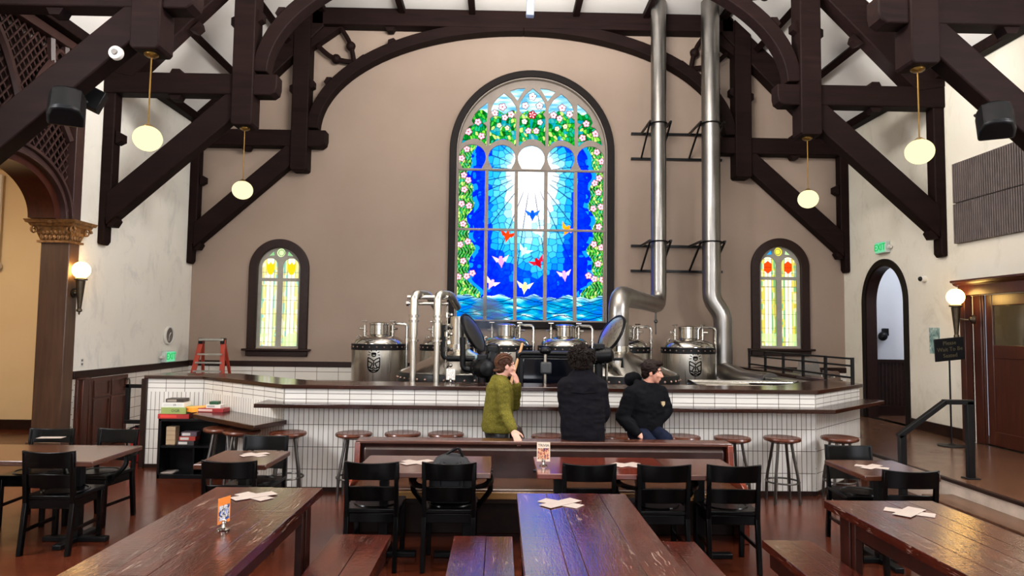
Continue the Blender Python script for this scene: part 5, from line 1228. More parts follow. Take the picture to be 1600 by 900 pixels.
bench('rough wooden bench right of the left trestle table', -1.06, -.69, 4.59)
bench('rough wooden bench left of the middle trestle table, with blue reflection', -.28, .10, 4.57)
bench('rough wooden bench right of the middle trestle table', .90, 1.27, 4.49)
bench('rough wooden bench left of the right trestle table, with golden reflection', 1.72, 2.04, 4.53)
# ------------------------------------------------------------------ menus
def menu(px, py, z, a, L_, W_, lab, k=0):
    p = bp(px, py, Z=z); m = Matrix.Translation((p.x, p.y, z+.0015+.0025*k)) @ Matrix.Rotation(a, 4, 'Z')
    tag(MB().box(-L_/2, -W_/2, 0, L_/2, W_/2, .002, m).build('menu_sheet', M['paper'], smooth=0), lab, 'menu', 'white menu sheets')
for nm, px, py, z, L_, W_ in (('left trestle table', 397, 776, .76, .29, .115), ('middle trestle table', 876, 787, .76, .30, .115), ('right trestle table', 1421, 801, .76, .29, .115), ('booth table by the backpack', 652, 723, .725, .30, .11),
                             ('red booth table', 980, 727, .725, .27, .10), ('small table beside the platform', 1362, 730, .74, .27, .10), ('small table left of trestle tables', 398, 711, .74, .25, .1)):
    menu(px, py, z, -.62, L_*.9, W_*.85, 'white menu sheet lying underneath on the '+nm); menu(px, py, z, .72, L_*.9, W_*.85, 'white menu sheet lying on top on the '+nm, 1)
menu(80, 684, .74, .1, .22, .1, 'white menu sheet on the left dining table behind the chair'); 
# trivia cards
tri = print_mat('trivia_print', 'fff', ('1d1c26', '3a3f6a', 'b8552e', 'f1c79a', '22212c'), 55)
def trivia(label, base, h, w, rot, m, bg, text=None):
    t = card_stand('table_card', label, base, h, w, bg, rot, 'table card'); cd = [c for c in t.children if c.name.startswith('card')][0]
    for s in (1, -1):
        o = MB().box(-w*.43, -.0022*s, .035+h*.12, w*.43, -.0012*s, .035+h*.70).build('picture', m, cd, smooth=0)
        mt = Matrix.Translation((0, -.0015*s, .035+h*.84)) @ (Matrix.Rotation(PI/2, 4, 'X') if s > 0 else Matrix.Rotation(PI, 4, 'Z') @ Matrix.Rotation(PI/2, 4, 'X'))
        if text: text_obj('lettering', text, h*.2, mt, M['ink'], cd, .0004)
    return t
p = bp(849, 728, Z=.725); trivia('small card reading trivia on a metal clip on red booth table', (p.x, p.y, .725), .15, .105, -.03, tri, plain('card_cream', 'ead9c4', .4, var=0), 'TRIVIA')
p = bp(349, 828, Z=.76); trivia('small orange and blue card on a metal clip on left trestle table', (p.x, p.y, .76), .13, .085, 1.2, print_mat('event_print', 'fff', ('1747a6', '2a6fd0', 'e9e4dc', '1a2238', '2b5fc0'), 45), plain('card_orange', 'e6863c', .4, var=.1))
# ------------------------------------------------------------------ backpack on the armchair
p = bp(703, 726, Y=5.3); t = thing('backpack', 'black backpack with loop handle standing on the armchair seat', 'backpack', (p.x, 5.46, .465)); X0 = p.x
b = MB(); secs = []
for z, w, d in ((.465, .15, .07), (.50, .17, .085), (.62, .17, .09), (.74, .16, .08), (.80, .12, .06), (.83, .05, .03)):
    secs.append([(X0+w*math.copysign(abs(math.cos(a))**.55, math.cos(a)), 5.46+d*math.copysign(abs(math.sin(a))**.6, math.sin(a)), z) for a in [2*PI*k/24 for k in range(24)]])
n = 24; vs = sum(secs, []); fs = [(k*n+i, k*n+(i+1) % n, (k+1)*n+(i+1) % n, (k+1)*n+i) for k in range(len(secs)-1) for i in range(n)]+[tuple(range(n)), tuple(range((len(secs)-1)*n, len(secs)*n))]
cloth = plain('black_nylon', '141417', .7, var=.2, bump=.1, bscale=120)
MB().add(vs, fs).build('bag_body', cloth, t, 60)
MB().tube(smooth_pts([(X0-.08, 5.45, .80), (X0+.02, 5.43, .865), (X0+.06, 5.43, .87), (X0+.09, 5.44, .81)], 6), .011, 8).build('loop_handle', M['blackp'], t)
for s in (-1, 1):
    MB().tube(smooth_pts([(X0+s*.06, 5.385, .78), (X0+s*.085, 5.36, .68), (X0+s*.09, 5.365, .56), (X0+s*.1, 5.39, .49)], 5), .018, 8).build('shoulder_strap', cloth, t)
    MB().box(X0+s*.09-.018, 5.345, .55, X0+s*.09+.018, 5.365, .585).build('strap_buckle', M['grey'], t, bevel=.004)
# ------------------------------------------------------------------ games shelf
sx0, sx1, sy0, sy1, sh = bp(246, 700, Y=8.3).x, bp(340, 700, Y=8.3).x, 8.3, 8.58, .70
t = thing('games_shelf', 'low black cube shelf holding games at the bar left end', 'shelf', ((sx0+sx1)/2, 8.44, 0)); T = .03; xm = sx0+.42
MB().box(sx0, sy0, 0, sx0+T, sy1, sh).box(sx1-T, sy0, 0, sx1, sy1, sh).box(sx0, sy0, sh-T, sx1, sy1, sh).box(sx0, sy0, 0, sx1, sy1, T+.02).build('carcass', M['blackp'], t, bevel=.003)
MB().box(sx0+T, sy0+.01, .36, sx1-T, sy1-.01, .385).build('shelf_board', M['blackp'], t)
MB().box(xm-.012, sy0+.01, .05, xm+.012, sy1-.01, .36).box(sx0+.62, sy0, .05, sx1-.02, sy0+.02, sh-T).build('divider', M['blackp'], t)
MB().box(sx0+T, sy1-.015, .05, sx1-T, sy1, sh-T).build('back_board', M['blackp'], t)
cmat = {}
def cm(c):
    if c not in cmat: cmat[c] = plain('box_card_'+c, c, .45, var=.06)
    return cmat[c]
def gbox(px, z, y, w, d, h, col, rot, lab, strip=None, text=None, tcol='101010'):
    x = bp(px, 640, Y=y).x; t = thing('game_box', lab, 'game box', (x, y, z), 'board game boxes'); R = Matrix.Translation((x, y, z)) @ Matrix.Rotation(rot, 4, 'Z')
    MB().box(-w/2, -d/2, 0, w/2, d/2, h, R).build('box_body', cm(col), t, bevel=.002)
    if strip: MB().box(-w*.42, -d/2-.0012, h*.22, w*.1 if text is None else w*.42, -d/2+.001, h*.8, R).build('side_label', cm(strip), t, 0)
    if text: text_obj('lettering', text, h*.62, R @ Matrix.Translation((w*.08, -d/2-.0016, h*.5)) @ Matrix.Rotation(PI/2, 4, 'X'), cm(tcol), t, .0006)
    return t
Yb = 8.44
gbox(278, sh, Yb, .36, .25, .055, '9c2420', .05, 'red game box at the bottom of the stack on shelf', 'c8392e')
gbox(279, sh+.056, Yb, .30, .25, .075, '8c9c58', -.02, 'green game box with round letters in the stack on shelf', None, 'OGR', '2c3a1c')
gbox(276, sh+.132, Yb, .26, .22, .055, 'd8d6cf', .04, 'white game box with grey letters in the stack on shelf', 'c9c7c2', 'SR', '33414a')
gbox(277, sh+.188, Yb, .21, .16, .042, '2f2620', .02, 'dark game box on top of the stack on shelf', '8d8378')
sz = .785
gbox(313, sz, 8.42, .2, .3, .05, 'e39a2c', -.75, 'orange striped game box lying slanted on the side counter', 'b4521f')
gbox(333, sz, 8.36, .34, .16, .045, '8c1f22', -.12, 'dark red game box on the side counter', 'c9a9a0')
gbox(337, sz+.046, 8.36, .18, .12, .04, 'd6d3cc', -.1, 'white small game box on the dark red one', '9d9b98')
gbox(336, sz+.087, 8.36, .10, .09, .035, '1f4a2c', 0, 'green small tin on top of the white small game box')
for k, (c, l) in enumerate((('3b3535', 'black small game box at the bottom inside shelf'), ('a5382e', 'red and white small game box inside shelf'), ('5a4a52', 'mottled small game box on top inside shelf'))):
    gbox(296+k*2, .386+.052*k, 8.41, .2-.01*k, .14, .05, c, .03*k, l, 'c9c4bd')
jx = bp(269, 680, Y=8.4).x
t = thing('storage_tube', 'pale wooden block tower box inside the upper shelf', 'box', (jx, 8.42, .386))
MB().box(jx-.055, 8.36, .386, jx+.055, 8.47, .60).build('box_body', cm('b59a7a'), t, bevel=.004)
for z in (.44, .50, .55): MB().box(jx-.056, 8.3585, z, jx+.056, 8.37, z+.004).build('block_line', cm('7a614a'), t, 0)
px_ = bp(264, 722, Y=8.42).x
for k in range(3): tag(MB().box(px_-.1, 8.34, .051+.004*k, px_+.08, 8.52, .054+.004*k, Matrix.Translation((px_, 8.42, 0)) @ Matrix.Rotation(.06*k, 4, 'Z') @ Matrix.Translation((-px_, -8.42, 0))).build('paper_sheet', M['paper'], smooth=0), 'white paper sheet lying on the bottom of games shelf', 'paper', 'papers in the lower shelf')
# ------------------------------------------------------------------ people
def V(*a): return Vector(a)
def limb(mb, pts, rs, n=14):
    for p, r in zip(pts, rs): mb.sphere(p, r, nu=12, nv=8)
    for (p, r), (q, r2) in zip(zip(pts, rs), list(zip(pts, rs))[1:]): mb.cyl(p, q, r, r2, n)
def ell(mb, c, ax, rad):
    m = Matrix((ax[0], ax[1], ax[2])).transposed(); mb.sphere(c, 1, rad[0], rad[1], rad[2], 18, 12, m)
def loft(mb, rings, n=24, sq=.8):
    vs = []
    for c, x, y in rings:
        for k in range(n):
            a = 2*PI*k/n; ca, sa = math.cos(a), math.sin(a)
            vs.append(c + x*math.copysign(abs(ca)**sq, ca) + y*math.copysign(abs(sa)**sq, sa))
    m = len(rings)
    fs = [(k*n+i, k*n+(i+1) % n, (k+1)*n+(i+1) % n, (k+1)*n+i) for k in range(m-1) for i in range(n)]+[tuple(range(n))[::-1], tuple(range((m-1)*n, m*n))]
    mb.add(vs, fs)
def fused(mb, name, m, parent, voxel=.008, smooth=6, wrinkle=0, wscale=9., seed=0, factor=.5):
    me = mb.mesh(name+'_raw'); o = bpy.data.objects.new(name, me); COL.objects.link(o)
    r = o.modifiers.new('r', 'REMESH'); r.mode = 'VOXEL'; r.voxel_size = voxel
    s = o.modifiers.new('s', 'SMOOTH'); s.iterations = smooth; s.factor = factor
    dg = bpy.context.evaluated_depsgraph_get(); dg.update(); me2 = bpy.data.meshes.new_from_object(o.evaluated_get(dg))
    bpy.data.objects.remove(o); bpy.data.meshes.remove(me)
    if wrinkle:
        nn = [v.normal.copy() for v in me2.vertices]
        for v, nr in zip(me2.vertices, nn):
            p = v.co; q = Vector((p.x*wscale+seed, p.y*wscale, p.z*wscale*1.9))
            f = mnoise.noise(q)+.5*mnoise.noise(q*2.1); v.co = p+nr*wrinkle*(1-abs(f)*2.2)
    me2.name = name; return link_mesh(name, me2, m, parent, 180)
def frame(F, U=V(0, 0, 1)):
    F = F.normalized(); R = F.cross(U).normalized(); return R, F, R.cross(F).normalized()       # right, front, up
def head(mb, H, F, tilt, s=1.0):
    R, Fd, U = frame(F+V(0, 0, tilt)); P = lambda r, f, u: H+(R*r+Fd*f+U*u)*s; A = (R, Fd, U)
    ell(mb, P(0, -.012, .028), A, (.074*s, .092*s, .088*s)); ell(mb, P(0, .022, -.030), A, (.060*s, .066*s, .078*s)); ell(mb, P(0, .06, -.088), A, (.026*s, .022*s, .02*s))
    ell(mb, P(0, .072, .030), A, (.05*s, .016*s, .014*s)); ell(mb, P(0, .0, -.065), A, (.056*s, .05*s, .035*s))
    limb(mb, [P(0, .083, .014), P(0, .098, -.012), P(0, .108, -.030)], [.009*s, .011*s, .0135*s], 10)
    for q in (-1, 1):
        ell(mb, P(q*.013, .095, -.034), A, (.010*s, .011*s, .008*s)); ell(mb, P(q*.038, .06, -.025), A, (.024*s, .022*s, .022*s))
        ell(mb, P(q*.073, -.008, -.012), A, (.011*s, .020*s, .031*s))
    ell(mb, P(0, .086, -.057), A, (.023*s, .010*s, .006*s)); ell(mb, P(0, .084, -.068), A, (.020*s, .010*s, .007*s))
    return P, A
def face_bits(P, A, parent, s=1.0, lip='9c4f4a', brow='2c1d16'):
    b = MB()
    for q in (-1, 1): ell(b, P(q*.031, .076, .010), A, (.013*s, .010*s, .008*s))
    b.build('eye', cm('e8e2da'), parent, 180); b = MB()
    for q in (-1, 1): ell(b, P(q*.031, .0845, .010), A, (.0065*s, .004*s, .0065*s))
    b.build('iris', cm('2a1c14'), parent, 180); b = MB()
    for q in (-1, 1): b.tube([P(q*.014, .087, .026), P(q*.032, .087, .033), P(q*.05, .073, .028)], [.004*s, .005*s, .003*s], 6)
    b.build('eyebrow', cm(brow), parent, 180)
    b = MB(); ell(b, P(0, .0925, -.0575), A, (.020*s, .006*s, .004*s)); ell(b, P(0, .090, -.066), A, (.017*s, .007*s, .005*s)); b.build('lips', cm(lip), parent, 180)
def hand(mb, W, D, Nrm, side, curl=.3, s=1.0):
    """wrist W, finger direction D, back-of-hand normal Nrm, side +1: thumb towards X axis = D x N"""
    D = D.normalized(); X = D.cross(Nrm).normalized()*side; Nn = X.cross(D).normalized()*side
    if Nn.dot(Nrm) < 0: Nn = -Nn
    c = W+D*.05*s; ell(mb, c, (X, D, Nn), (.040*s, .054*s, .017*s)); limb(mb, [W-D*.02, W+D*.02], [.027*s, .030*s])
    for k, (off, ln) in enumerate(((.030, .072), (.010, .082), (-.010, .077), (-.029, .060))):
        p = W+(D*.090+X*off)*s; q1 = p+(D*math.cos(curl)-Nn*math.sin(curl))*ln*.48*s+X*off*.12*s; a2 = curl*2.2
        q2 = q1+(D*math.cos(a2)-Nn*math.sin(a2))*ln*.32*s; a3 = curl*3.1; q3 = q2+(D*math.cos(a3)-Nn*math.sin(a3))*ln*.22*s
        limb(mb, [p, q1, q2, q3], [.0105*s, .0092*s, .0085*s, .0072*s], 10)
    p = W+(D*.03+X*.032)*s; q1 = p+(D*.6+X*.7-Nn*.25).normalized()*.042*s; q2 = q1+(D*.85+X*.3-Nn*.35).normalized()*.034*s
    limb(mb, [W+(D*.02+X*.015)*s, p, q1, q2], [.02*s, .016*s, .0115*s, .009*s], 10)
def person(label, loc, J, col, build):
    t = thing('person', label, 'person', loc); b = MB()
    R, F, U = J['R'], J['F'], V(0, 0, 1); pel, neck = J['pelvis'], J['neck']; ax = (neck-pel)
    def ring(f, w, d, off=0.): return (pel+ax*f+F*off, R*w*build, F*d*build)
    loft(b, [ring(-.12, .10, .07), ring(-.02, .155, .105), ring(.12, .165, .11), ring(.36, .140, .095), ring(.6, .158, .108, .01), ring(.8, .168, .10, .005), ring(.92, .13, .075), ring(1.0, .062, .058)])
    limb(b, [neck-ax.normalized()*.03, J['head']-V(0, 0, .05)-J['hF']*.012], [.060, .054])
    P, A = head(b, J['head'], J['hF'], J.get('hT', 0), J.get('hs', 1.0))
    for sd in ('r', 'l'):
        S, E_, W = J[sd+'arm']; limb(b, [S, E_, W], [.048, .037, .026]); D, Nn, cu, sgn = J[sd+'hand']; hand(b, W, D, Nn, sgn, cu, J.get('hands', 1.0))
        Hp, K, An, T = J[sd+'leg']; limb(b, [Hp, K, An], [.078, .055, .038]); limb(b, [An, An+T*.13-V(0, 0, .045)], [.036, .03])
    body = fused(b, 'body', col, t, .0065, 5, 0, factor=.45); face_bits(P, A, body, J.get('hs', 1.0))
    return t, P, A, ring
def top(J, ring, build, m, parent, name, rings, sleeve, voxel=.011, wr=.006, seed=0, extra=None, wscale=8.):
    b = MB(); loft(b, rings)
    for sd in ('r', 'l'):
        S, E_, W = J[sd+'arm']; e = sleeve
        limb(b, [S, (S+E_)/2, E_, (E_+W)/2, W+(E_-W)*.06], [.056+e, .05+e, .044+e, .040+e, .030+e*.8])
        limb(b, [S, J['neck']-V(0, 0, .03)], [.055+e, .055+e])
    if extra: extra(b)
    return fused(b, name, m, parent, voxel, 12, wr, wscale, seed)
def bottoms(J, build, ring, m, parent, r=.0):
    b = MB(); loft(b, [ring(-.13, .11, .08), ring(-.02, .172, .122), ring(.12, .176, .122), ring(.2, .165, .115)])
    for sd in ('r', 'l'):
        Hp, K, An, T = J[sd+'leg']; limb(b, [Hp, (Hp+K)/2, K, (K+An)/2, An+(K-An)*.04], [.096, .087, .07, .06, .052])
    return fused(b, 'trousers', m, parent, .012, 6, .005, 7., 3)
def shoes(J, m, parent):
    for sd in ('r', 'l'):
        Hp, K, An, T = J[sd+'leg']; X = T.cross(V(0, 0, 1)).normalized(); b = MB(); c = An+T*.06-V(0, 0, .055)
        ell(b, c, (X, T, V(0, 0, 1)), (.05, .135, .045)); limb(b, [An, An-V(0, 0, .05)], [.05, .052]); fused(b, 'shoe', m, parent, .01, 4)
    return
# --- woman in the green sweater, standing behind the booth
def X_(px, Y, py=600): return bp(px, py, Y=Y).x
F = V(.96, .28, 0).normalized(); R = V(F.y, -F.x, 0)
Yw = 6.88; pel = V(X_(777, Yw), Yw, .80); nk = bp(781, 590, Y=Yw-.02)
hd = bp(790, 571.5, Y=Yw-.02)
rs = nk+R*.165-V(0, 0, .075)-F*.02; ls = nk-R*.165-V(0, 0, .075)+F*.02
rw = bp(802, 673, Y=6.46); re = bp(788, 642, Y=6.64)
lw = bp(808, 600, Y=6.84); le = bp(803, 633, Y=6.98)
J = dict(R=R, F=F, pelvis=pel, neck=nk, head=hd, hF=V(.95, .30, 0).normalized(), hT=-.08, hs=.95, hands=.95,
         rarm=(rs, re, rw), larm=(ls, le, lw), rhand=(V(.36, -.62, -.62), V(.2, -.75, .6), .30, -1), lhand=(V(-.28, .02, .95), V(.85, -.5, .2), .42, 1),
         rleg=(pel+R*.085-V(0, 0, .02), pel+R*.085+V(.02, 0, -.36), V(pel.x+.0, pel.y-.1, .085), F), lleg=(pel-R*.085-V(0, 0, .02), pel-R*.085+V(.05, 0, -.36), V(pel.x+.05, pel.y+.09, .085), F))
skin_w = plain('skin_fair', 'd09a86', .5, var=.1, vscale=14)
t, P, A, ring = person('woman in green sweater with braided hair, one hand on the booth', (pel.x, Yw, 0), J, skin_w, .94)
top(J, ring, .94, knit('green_knit', '444118', '776e2c'), t, 'sweater', [ring(.0, .205, .15), ring(.08, .215, .155), ring(.3, .195, .145), ring(.6, .19, .14, .01), ring(.82, .18, .125), ring(.93, .14, .1), ring(1.02, .078, .078), ring(1.05, .07, .07)], .016, .010, .005, 1.)
bottoms(J, .94, ring, cm('131216'), t); shoes(J, cm('1a1512'), t)
hm = plain('brown_hair', '3c2418', .55, var=.6, vscale=60, bump=.5, bscale=90, spec=.15)
b = MB(); ell(b, P(0, -.022, .036), A, (.078, .090, .085)); ell(b, P(0, -.055, -.025), A, (.066, .05, .06))
hair = fused(b, 'hair', hm, t, .006, 2, .005, 55., 2)
b = MB()                                                  # braids: twisted strands over the crown and round the nape
def braid(path, r):
    q = smooth_pts(path, 8)
    for k in range(3):
        pts = []
        for i, p in enumerate(q):
            d = (q[min(i+1, len(q)-1)]-q[max(i-1, 0)]).normalized(); x = d.cross(A[2]);
            x = x.normalized() if x.length > .01 else A[0]; y = d.cross(x); a = i*.75+2*PI*k/3
            pts.append(p+x*math.cos(a)*r*.75+y*math.sin(a)*r*.5)
        b.tube(pts, r*.62, 7)
for q in (-1, 1):                                          # three rows a side, front to nape
    for w0, r in ((.016, .0095), (.042, .0095), (.066, .009)):
        path = []
        for k in range(8):
            th = math.radians(62-(62+128)*k/7*(1-.05*(w0 > .05))); sx_ = q*w0*(1-.55*max(0, k-4)/3)
            rad = math.sqrt(max(0, 1-(sx_/.083)**2)); f_ = math.sin(th)*rad; u_ = math.cos(th)*rad
            path.append(P(sx_, -.022+.094*f_, .036+.089*u_))
        braid(path, r)
braid([P(-.055, -.07, -.045), P(-.02, -.105, -.055), P(.02, -.105, -.055), P(.055, -.07, -.045)], .013)
o = b.build('braid', plain('braid_hair', '4a2d1d', .55, var=.4, vscale=60, spec=.2), hair, 180)
tag(o, 'brown braided strands')
# brown bag at her hip
c = bp(808, 676, Y=6.98)
t = thing('shoulder_bag', 'dark brown leather bag at the hip of the woman in green', 'bag', (c.x, 6.98, c.z-.12))
b = MB(); loft(b, [(c+V(0, 0, -.13), V(.07, 0, 0), V(0, .04, 0)), (c+V(0, 0, -.06), V(.08, 0, 0), V(0, .05, 0)), (c+V(-.015, 0, .05), V(.06, 0, 0), V(0, .035, 0)), (c+V(-.03, 0, .08), V(.03, 0, 0), V(0, .015, 0))]); b.build('bag_body', M['leather'], t, 60)
MB().tube(smooth_pts([c+V(-.03, 0, .07), c+V(-.06, .0, .22), c+V(-.09, .02, .4)], 6), .01, 8).build('strap', M['leather'], t)
# --- curly haired man perched on the booth back, seen from behind
F = V(.05, 1, 0).normalized(); R = V(F.y, -F.x, 0); Ym = 6.53
pel = V(X_(911, Ym, 680), Ym+.03, .875); nk = bp(910, 583, Y=Ym+.05); hd = bp(908, 562, Y=Ym+.07)
rs = nk+R*.165-V(0, 0, .125); ls = nk-R*.165-V(0, 0, .125)
re = bp(943, 645, Y=Ym+.06); le = bp(884, 643, Y=Ym+.06); rw = bp(930, 672, Y=Ym+.3); lw = bp(897, 672, Y=Ym+.3)
J = dict(R=R, F=F, pelvis=pel, neck=nk, head=hd, hF=V(-.1, 1, 0).normalized(), hT=-.05, hs=1.0,
         rarm=(rs, re, rw), larm=(ls, le, lw), rhand=(V(-.6, .7, -.2), V(.2, .2, .9), .3, -1), lhand=(V(.6, .7, -.2), V(-.2, .2, .9), .3, 1),
         rleg=(pel+R*.09+V(0, 0, -.01), pel+R*.11+V(0, .37, -.22), V(pel.x+.11, pel.y+.42, .09), F), lleg=(pel-R*.09+V(0, 0, -.01), pel-R*.12+V(0, .37, -.22), V(pel.x-.13, pel.y+.42, .09), F))
t, P, A, ring = person('curly haired man in black jacket sitting on booth back, facing away', (pel.x, Ym, 0), J, M['skin'], 1.02)
jk = plain('black_fleece', '131216', .9, var=.25, vscale=30, bump=.1, bscale=200, spec=.06)
top(J, ring, 1.02, jk, t, 'jacket', [ring(-.24, .19, .13), ring(-.14, .205, .15), ring(.05, .205, .15), ring(.36, .20, .145), ring(.65, .205, .14, .01), ring(.85, .195, .12), ring(.95, .14, .095), ring(1.05, .08, .08), ring(1.13, .074, .074)], .022, .011, .006, 5., None, 6.)
b = MB(); q = [ring(.68, .214, .152, .01)]; c_, x_, y_ = q[0]
b.tube([c_+x_*math.cos(a)*.96-y_*abs(math.sin(a))*1.0+V(0, 0, .01*math.cos(2*a)) for a in [PI*k/16 for k in range(17)]], .004, 6); b.build('yoke_seam', M['ink'], t, 180)
bottoms(J, 1.02, ring, cm('15161c'), t); shoes(J, cm('1a1815'), t)
cu_m = plain('dark_curly_hair', '1a1310', .6, var=.6, vscale=60, bump=.4, bscale=90, spec=.12)
b = MB(); ell(b, P(0, -.02, .03), A, (.108, .108, .105)); ell(b, P(0, -.05, -.05), A, (.095, .07, .06)); hair = fused(b, 'hair', cu_m, t, .008, 2, .012, 34., 8)
rr = random.Random(3); b = MB()
for k in range(170):
    a, u = rr.uniform(0, 2*PI), rr.uniform(-.75, 1); w_ = math.sqrt(1-u*u); d = V(0, 0, 0)+A[0]*(w_*math.cos(a))+A[1]*(w_*math.sin(a))+A[2]*u
    if d.dot(A[1]) > .55 and u < .35: continue
    c = P(0, -.022, .022)+Vector(A[0])*d.dot(A[0])*.113+Vector(A[1])*d.dot(A[1])*.112+Vector(A[2])*d.dot(A[2])*.116
    x, y, _ = frame_from(d+V(rr.uniform(-.6, .6), rr.uniform(-.6, .6), rr.uniform(-.6, .6)))
    b.tube([c+(x*math.cos(s)+y*math.sin(s))*.014+d*.0035*s for s in [j*.7 for j in range(11)]], .0042, 5)
tag(b.build('curls', cu_m, hair, 180), 'loose dark curls')
# --- man in the black hoodie on a stool behind the booth, looking right
F = V(.5, -.87, 0).normalized(); R = V(F.y, -F.x, 0); Yh = 6.98
pel = V(X_(1005, Yh, 690), Yh, .79); nk = bp(1009, 601, Y=Yh-.01); hd = bp(1019, 581.5, Y=Yh-.03)
rs = nk+R*.19-V(0, 0, .085); ls = nk-R*.19-V(0, 0, .085)
re = bp(972, 652, Y=6.86); rw = bp(996, 678, Y=6.72); le = bp(1042, 642, Y=7.04); lw = pel+(nk-pel)*.22+F*.085-R*.09
J = dict(R=R, F=F, pelvis=pel, neck=nk, head=hd, hF=V(.97, -.25, 0).normalized(), hT=-.12, hs=.98,
         rarm=(rs, re, rw), larm=(ls, le, lw), rhand=(V(.8, -.3, -.5), V(.2, -.5, .8), .35, -1), lhand=(R*.85-F*.25-V(0, 0, .3), F, .3, 1),
         rleg=(pel+R*.085, pel+R*.06+V(.05, -.27, -.05), V(pel.x+.02, 6.68, .09), V(.9, -.15, 0).normalized()), lleg=(pel-R*.085, pel-R*.09+V(.10, -.26, -.03), V(pel.x+.18, 6.74, .09), V(.9, -.15, 0).normalized()))
t, P, A, ring = person('dark haired man in black hoodie sitting behind booth, looking right', (pel.x, Yh, 0), J, M['skin'], 1.0)
hood_m = plain('black_hoodie', '0f0f12', .9, var=.25, vscale=30, bump=.1, bscale=200, spec=.06)
def hood(b):
    bk = nk-F*.10+V(-.05, .03, .045)
    ell(b, bk+V(-.01, 0, .0), (R, F, V(0, 0, 1)), (.11, .06, .075)); limb(b, [nk+R*.08-F*.04+V(0, 0, .02), nk+F*.075-V(0, 0, .03), nk-R*.08-F*.04+V(0, 0, .02)], [.035, .03, .035])
top(J, ring, 1.0, hood_m, t, 'hoodie', [ring(.02, .185, .135), ring(.08, .20, .15), ring(.34, .198, .15), ring(.65, .20, .142, .01), ring(.85, .19, .12), ring(.95, .14, .1), ring(1.04, .085, .085)], .022, .011, .007, 9., hood, 6.)
cp = ring(.62, 0, .0)[0]+F*.152-R*.105
mt = Matrix((list(R)+[0], list(V(0, 0, 1))+[0], list(F)+[0], [0, 0, 0, 1])).transposed()
b = MB().prism([(-.022, .022), (.022, .022), (.022, -.008), (0, -.03), (-.022, -.008)], lambda u, v, q: cp+R*u+V(0, 0, v)+F*q, -.012, .006)
tag(b.build('chest_patch', cm('b5a07a'), t, 0, .002), 'small tan shield patch on chest')
b = MB(); pc_ = ring(.2, 0, 0)[0]+F*.135
b.prism([(-.13, -.075), (.13, -.075), (.085, .07), (-.085, .07)], lambda u, v, q: pc_+R*u+V(0, 0, v)+F*(q-abs(u)**2*2.2), -.02, .018); b.build('front_pocket', hood_m, t, 60, .006)
bottoms(J, 1.0, ring, plain('navy_jeans', '12182a', .8, var=.2, vscale=20, spec=.1), t); shoes(J, cm('1b1917'), t)
b = MB(); ell(b, P(0, -.024, .04), A, (.083, .093, .086)); ell(b, P(0, -.06, -.02), A, (.068, .045, .06)); ell(b, P(0, .05, .095), A, (.06, .045, .028))
for q in (-1, 1): ell(b, P(q*.068, .015, .02), A, (.014, .018, .035))
fused(b, 'hair', plain('dark_brown_hair', '1b100c', .6, var=.5, vscale=50, bump=.3, bscale=80, spec=.12), t, .007, 2, .007, 28., 4)
# ------------------------------------------------------------------ light
W = bpy.data.worlds.new('world'); SC.world = W; W.use_nodes = True
bg = W.node_tree.nodes['Background']; bg.inputs[0].default_value = (.72, .82, 1, 1); bg.inputs[1].default_value = 1.0
def area(name, loc, target, sx, sy, power, col):
    l = bpy.data.lights.new(name, 'AREA'); l.shape = 'RECTANGLE'; l.size = sx; l.size_y = sy; l.energy = power; l.color = col
    o = bpy.data.objects.new(name, l); COL.objects.link(o); o.location = loc
    o.rotation_euler = (Vector(target)-Vector(loc)).to_track_quat('-Z', 'Y').to_euler(); o['kind'] = 'helper'; return o
PW = dict(rear=230, side=780, up=820, up2=380, up3=70, hb=9, aisle=230, hall=50)
for i, x in enumerate((-3.2, .4, 4.0)):
    area('rear_fill', (x, YF-.25, 3.6), (x*.6, 9, 3.2), 2.2, 4.4, PW['rear'], (.95, .96, 1))  # added panels in place of daylight; no rear source is seen
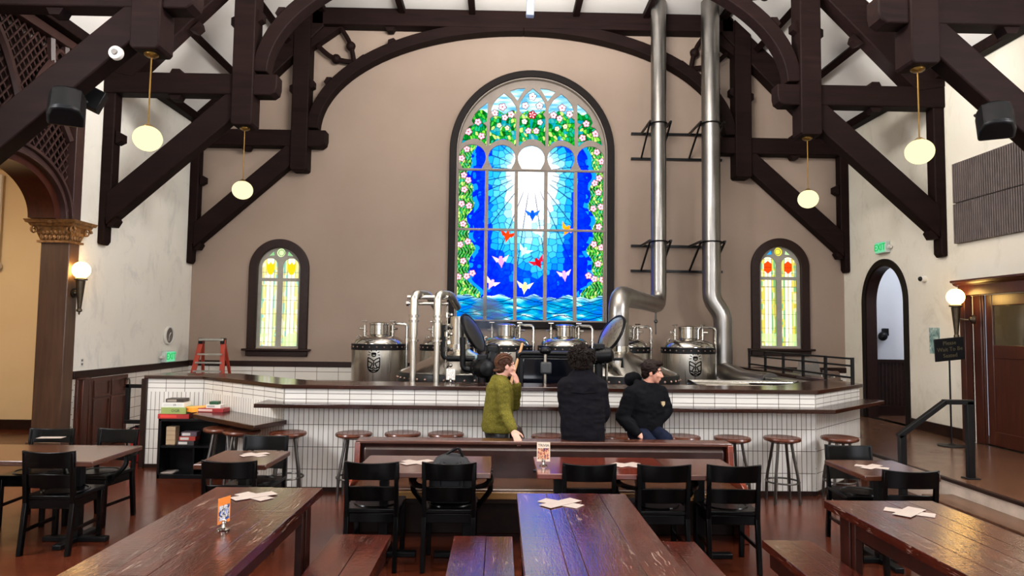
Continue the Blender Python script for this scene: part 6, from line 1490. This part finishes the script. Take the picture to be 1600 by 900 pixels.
for s in (-1, 1):
    xw = XL+.03 if s < 0 else XR-.03
    area('side_fill', (xw, 4.4, 4.6), (xw-s*10, 7.4, 4.5), 2.6, 2.0, PW['side'], (.96, .97, 1))  # added fill on a solid wall, no window opening here
    area('ceiling_fill', (XC+s*.6, 7.0, 6.1), (XC+s*3.1, 8.0, 10.3), 2.2, 1.0, PW['up'], (1, .97, .93))  # added fill above the view for the roof slopes, no real fitting
area('ceiling_fill', (XC, 4.0, 6.0), (XC, 5.0, 9), 4.4, 2.0, PW['up2'], (1, .97, .92))  # another added fill, bounced off the ceiling
area('ceiling_fill', (XC, 11.2, 7.35), (XC, 11.9, 9), 5.0, .4, PW['up3'], (1, .97, .93))  # added fill for the flat ceiling strip by the back wall
for s in (-1, 1):
    area('slope_fill', (XC+s*5.05, 10.3, 5.66), (XC+s*4.8, 10.5, 7.0), 1.8, .2, PW['hb'], (1, .97, .93))  # added fill brightening the slopes above the beams, no fixture there
area('aisle_lamp', (-8.6, 8.6, 4.4), (-8.6, 9.5, 0), 1.6, 3.0, PW['aisle'], (1, .80, .56))
area('hall_light', (8.0, 11.6, 3.85), (8.0, 11.8, 0), 1.0, 1.2, PW['hall'], (.9, .94, 1))
def point(name, loc, power, col, r=.1):
    l = bpy.data.lights.new(name, 'POINT'); l.energy = power; l.color = col; l.shadow_soft_size = r
    o = bpy.data.objects.new(name, l); COL.objects.link(o); o.location = loc; o['kind'] = 'helper'; return o
area('lobby_light', (XR+.25, 8.6, 2.3), (XR+.1, 8.6, 1.2), .3, .8, 9, (1, .85, .6))
vs = SC.view_settings; vs.view_transform = 'Standard'; vs.look = 'None'; vs.gamma = 1; vs.use_curve_mapping = False; vs.exposure = 0.0
SC.cycles.use_denoising = True
try: SC.cycles.denoiser = 'OPENIMAGEDENOISE'
except Exception: pass
SC.cycles.max_bounces = 8; SC.cycles.diffuse_bounces = 4; SC.cycles.glossy_bounces = 4; SC.cycles.transmission_bounces = 4; SC.cycles.volume_bounces = 0
SC.cycles.sample_clamp_indirect = 6; SC.cycles.caustics_reflective = False; SC.cycles.caustics_refractive = False
for o in ('local', 'used'):
    for ob in bpy.data.objects:
        if o in ob: del ob[o]
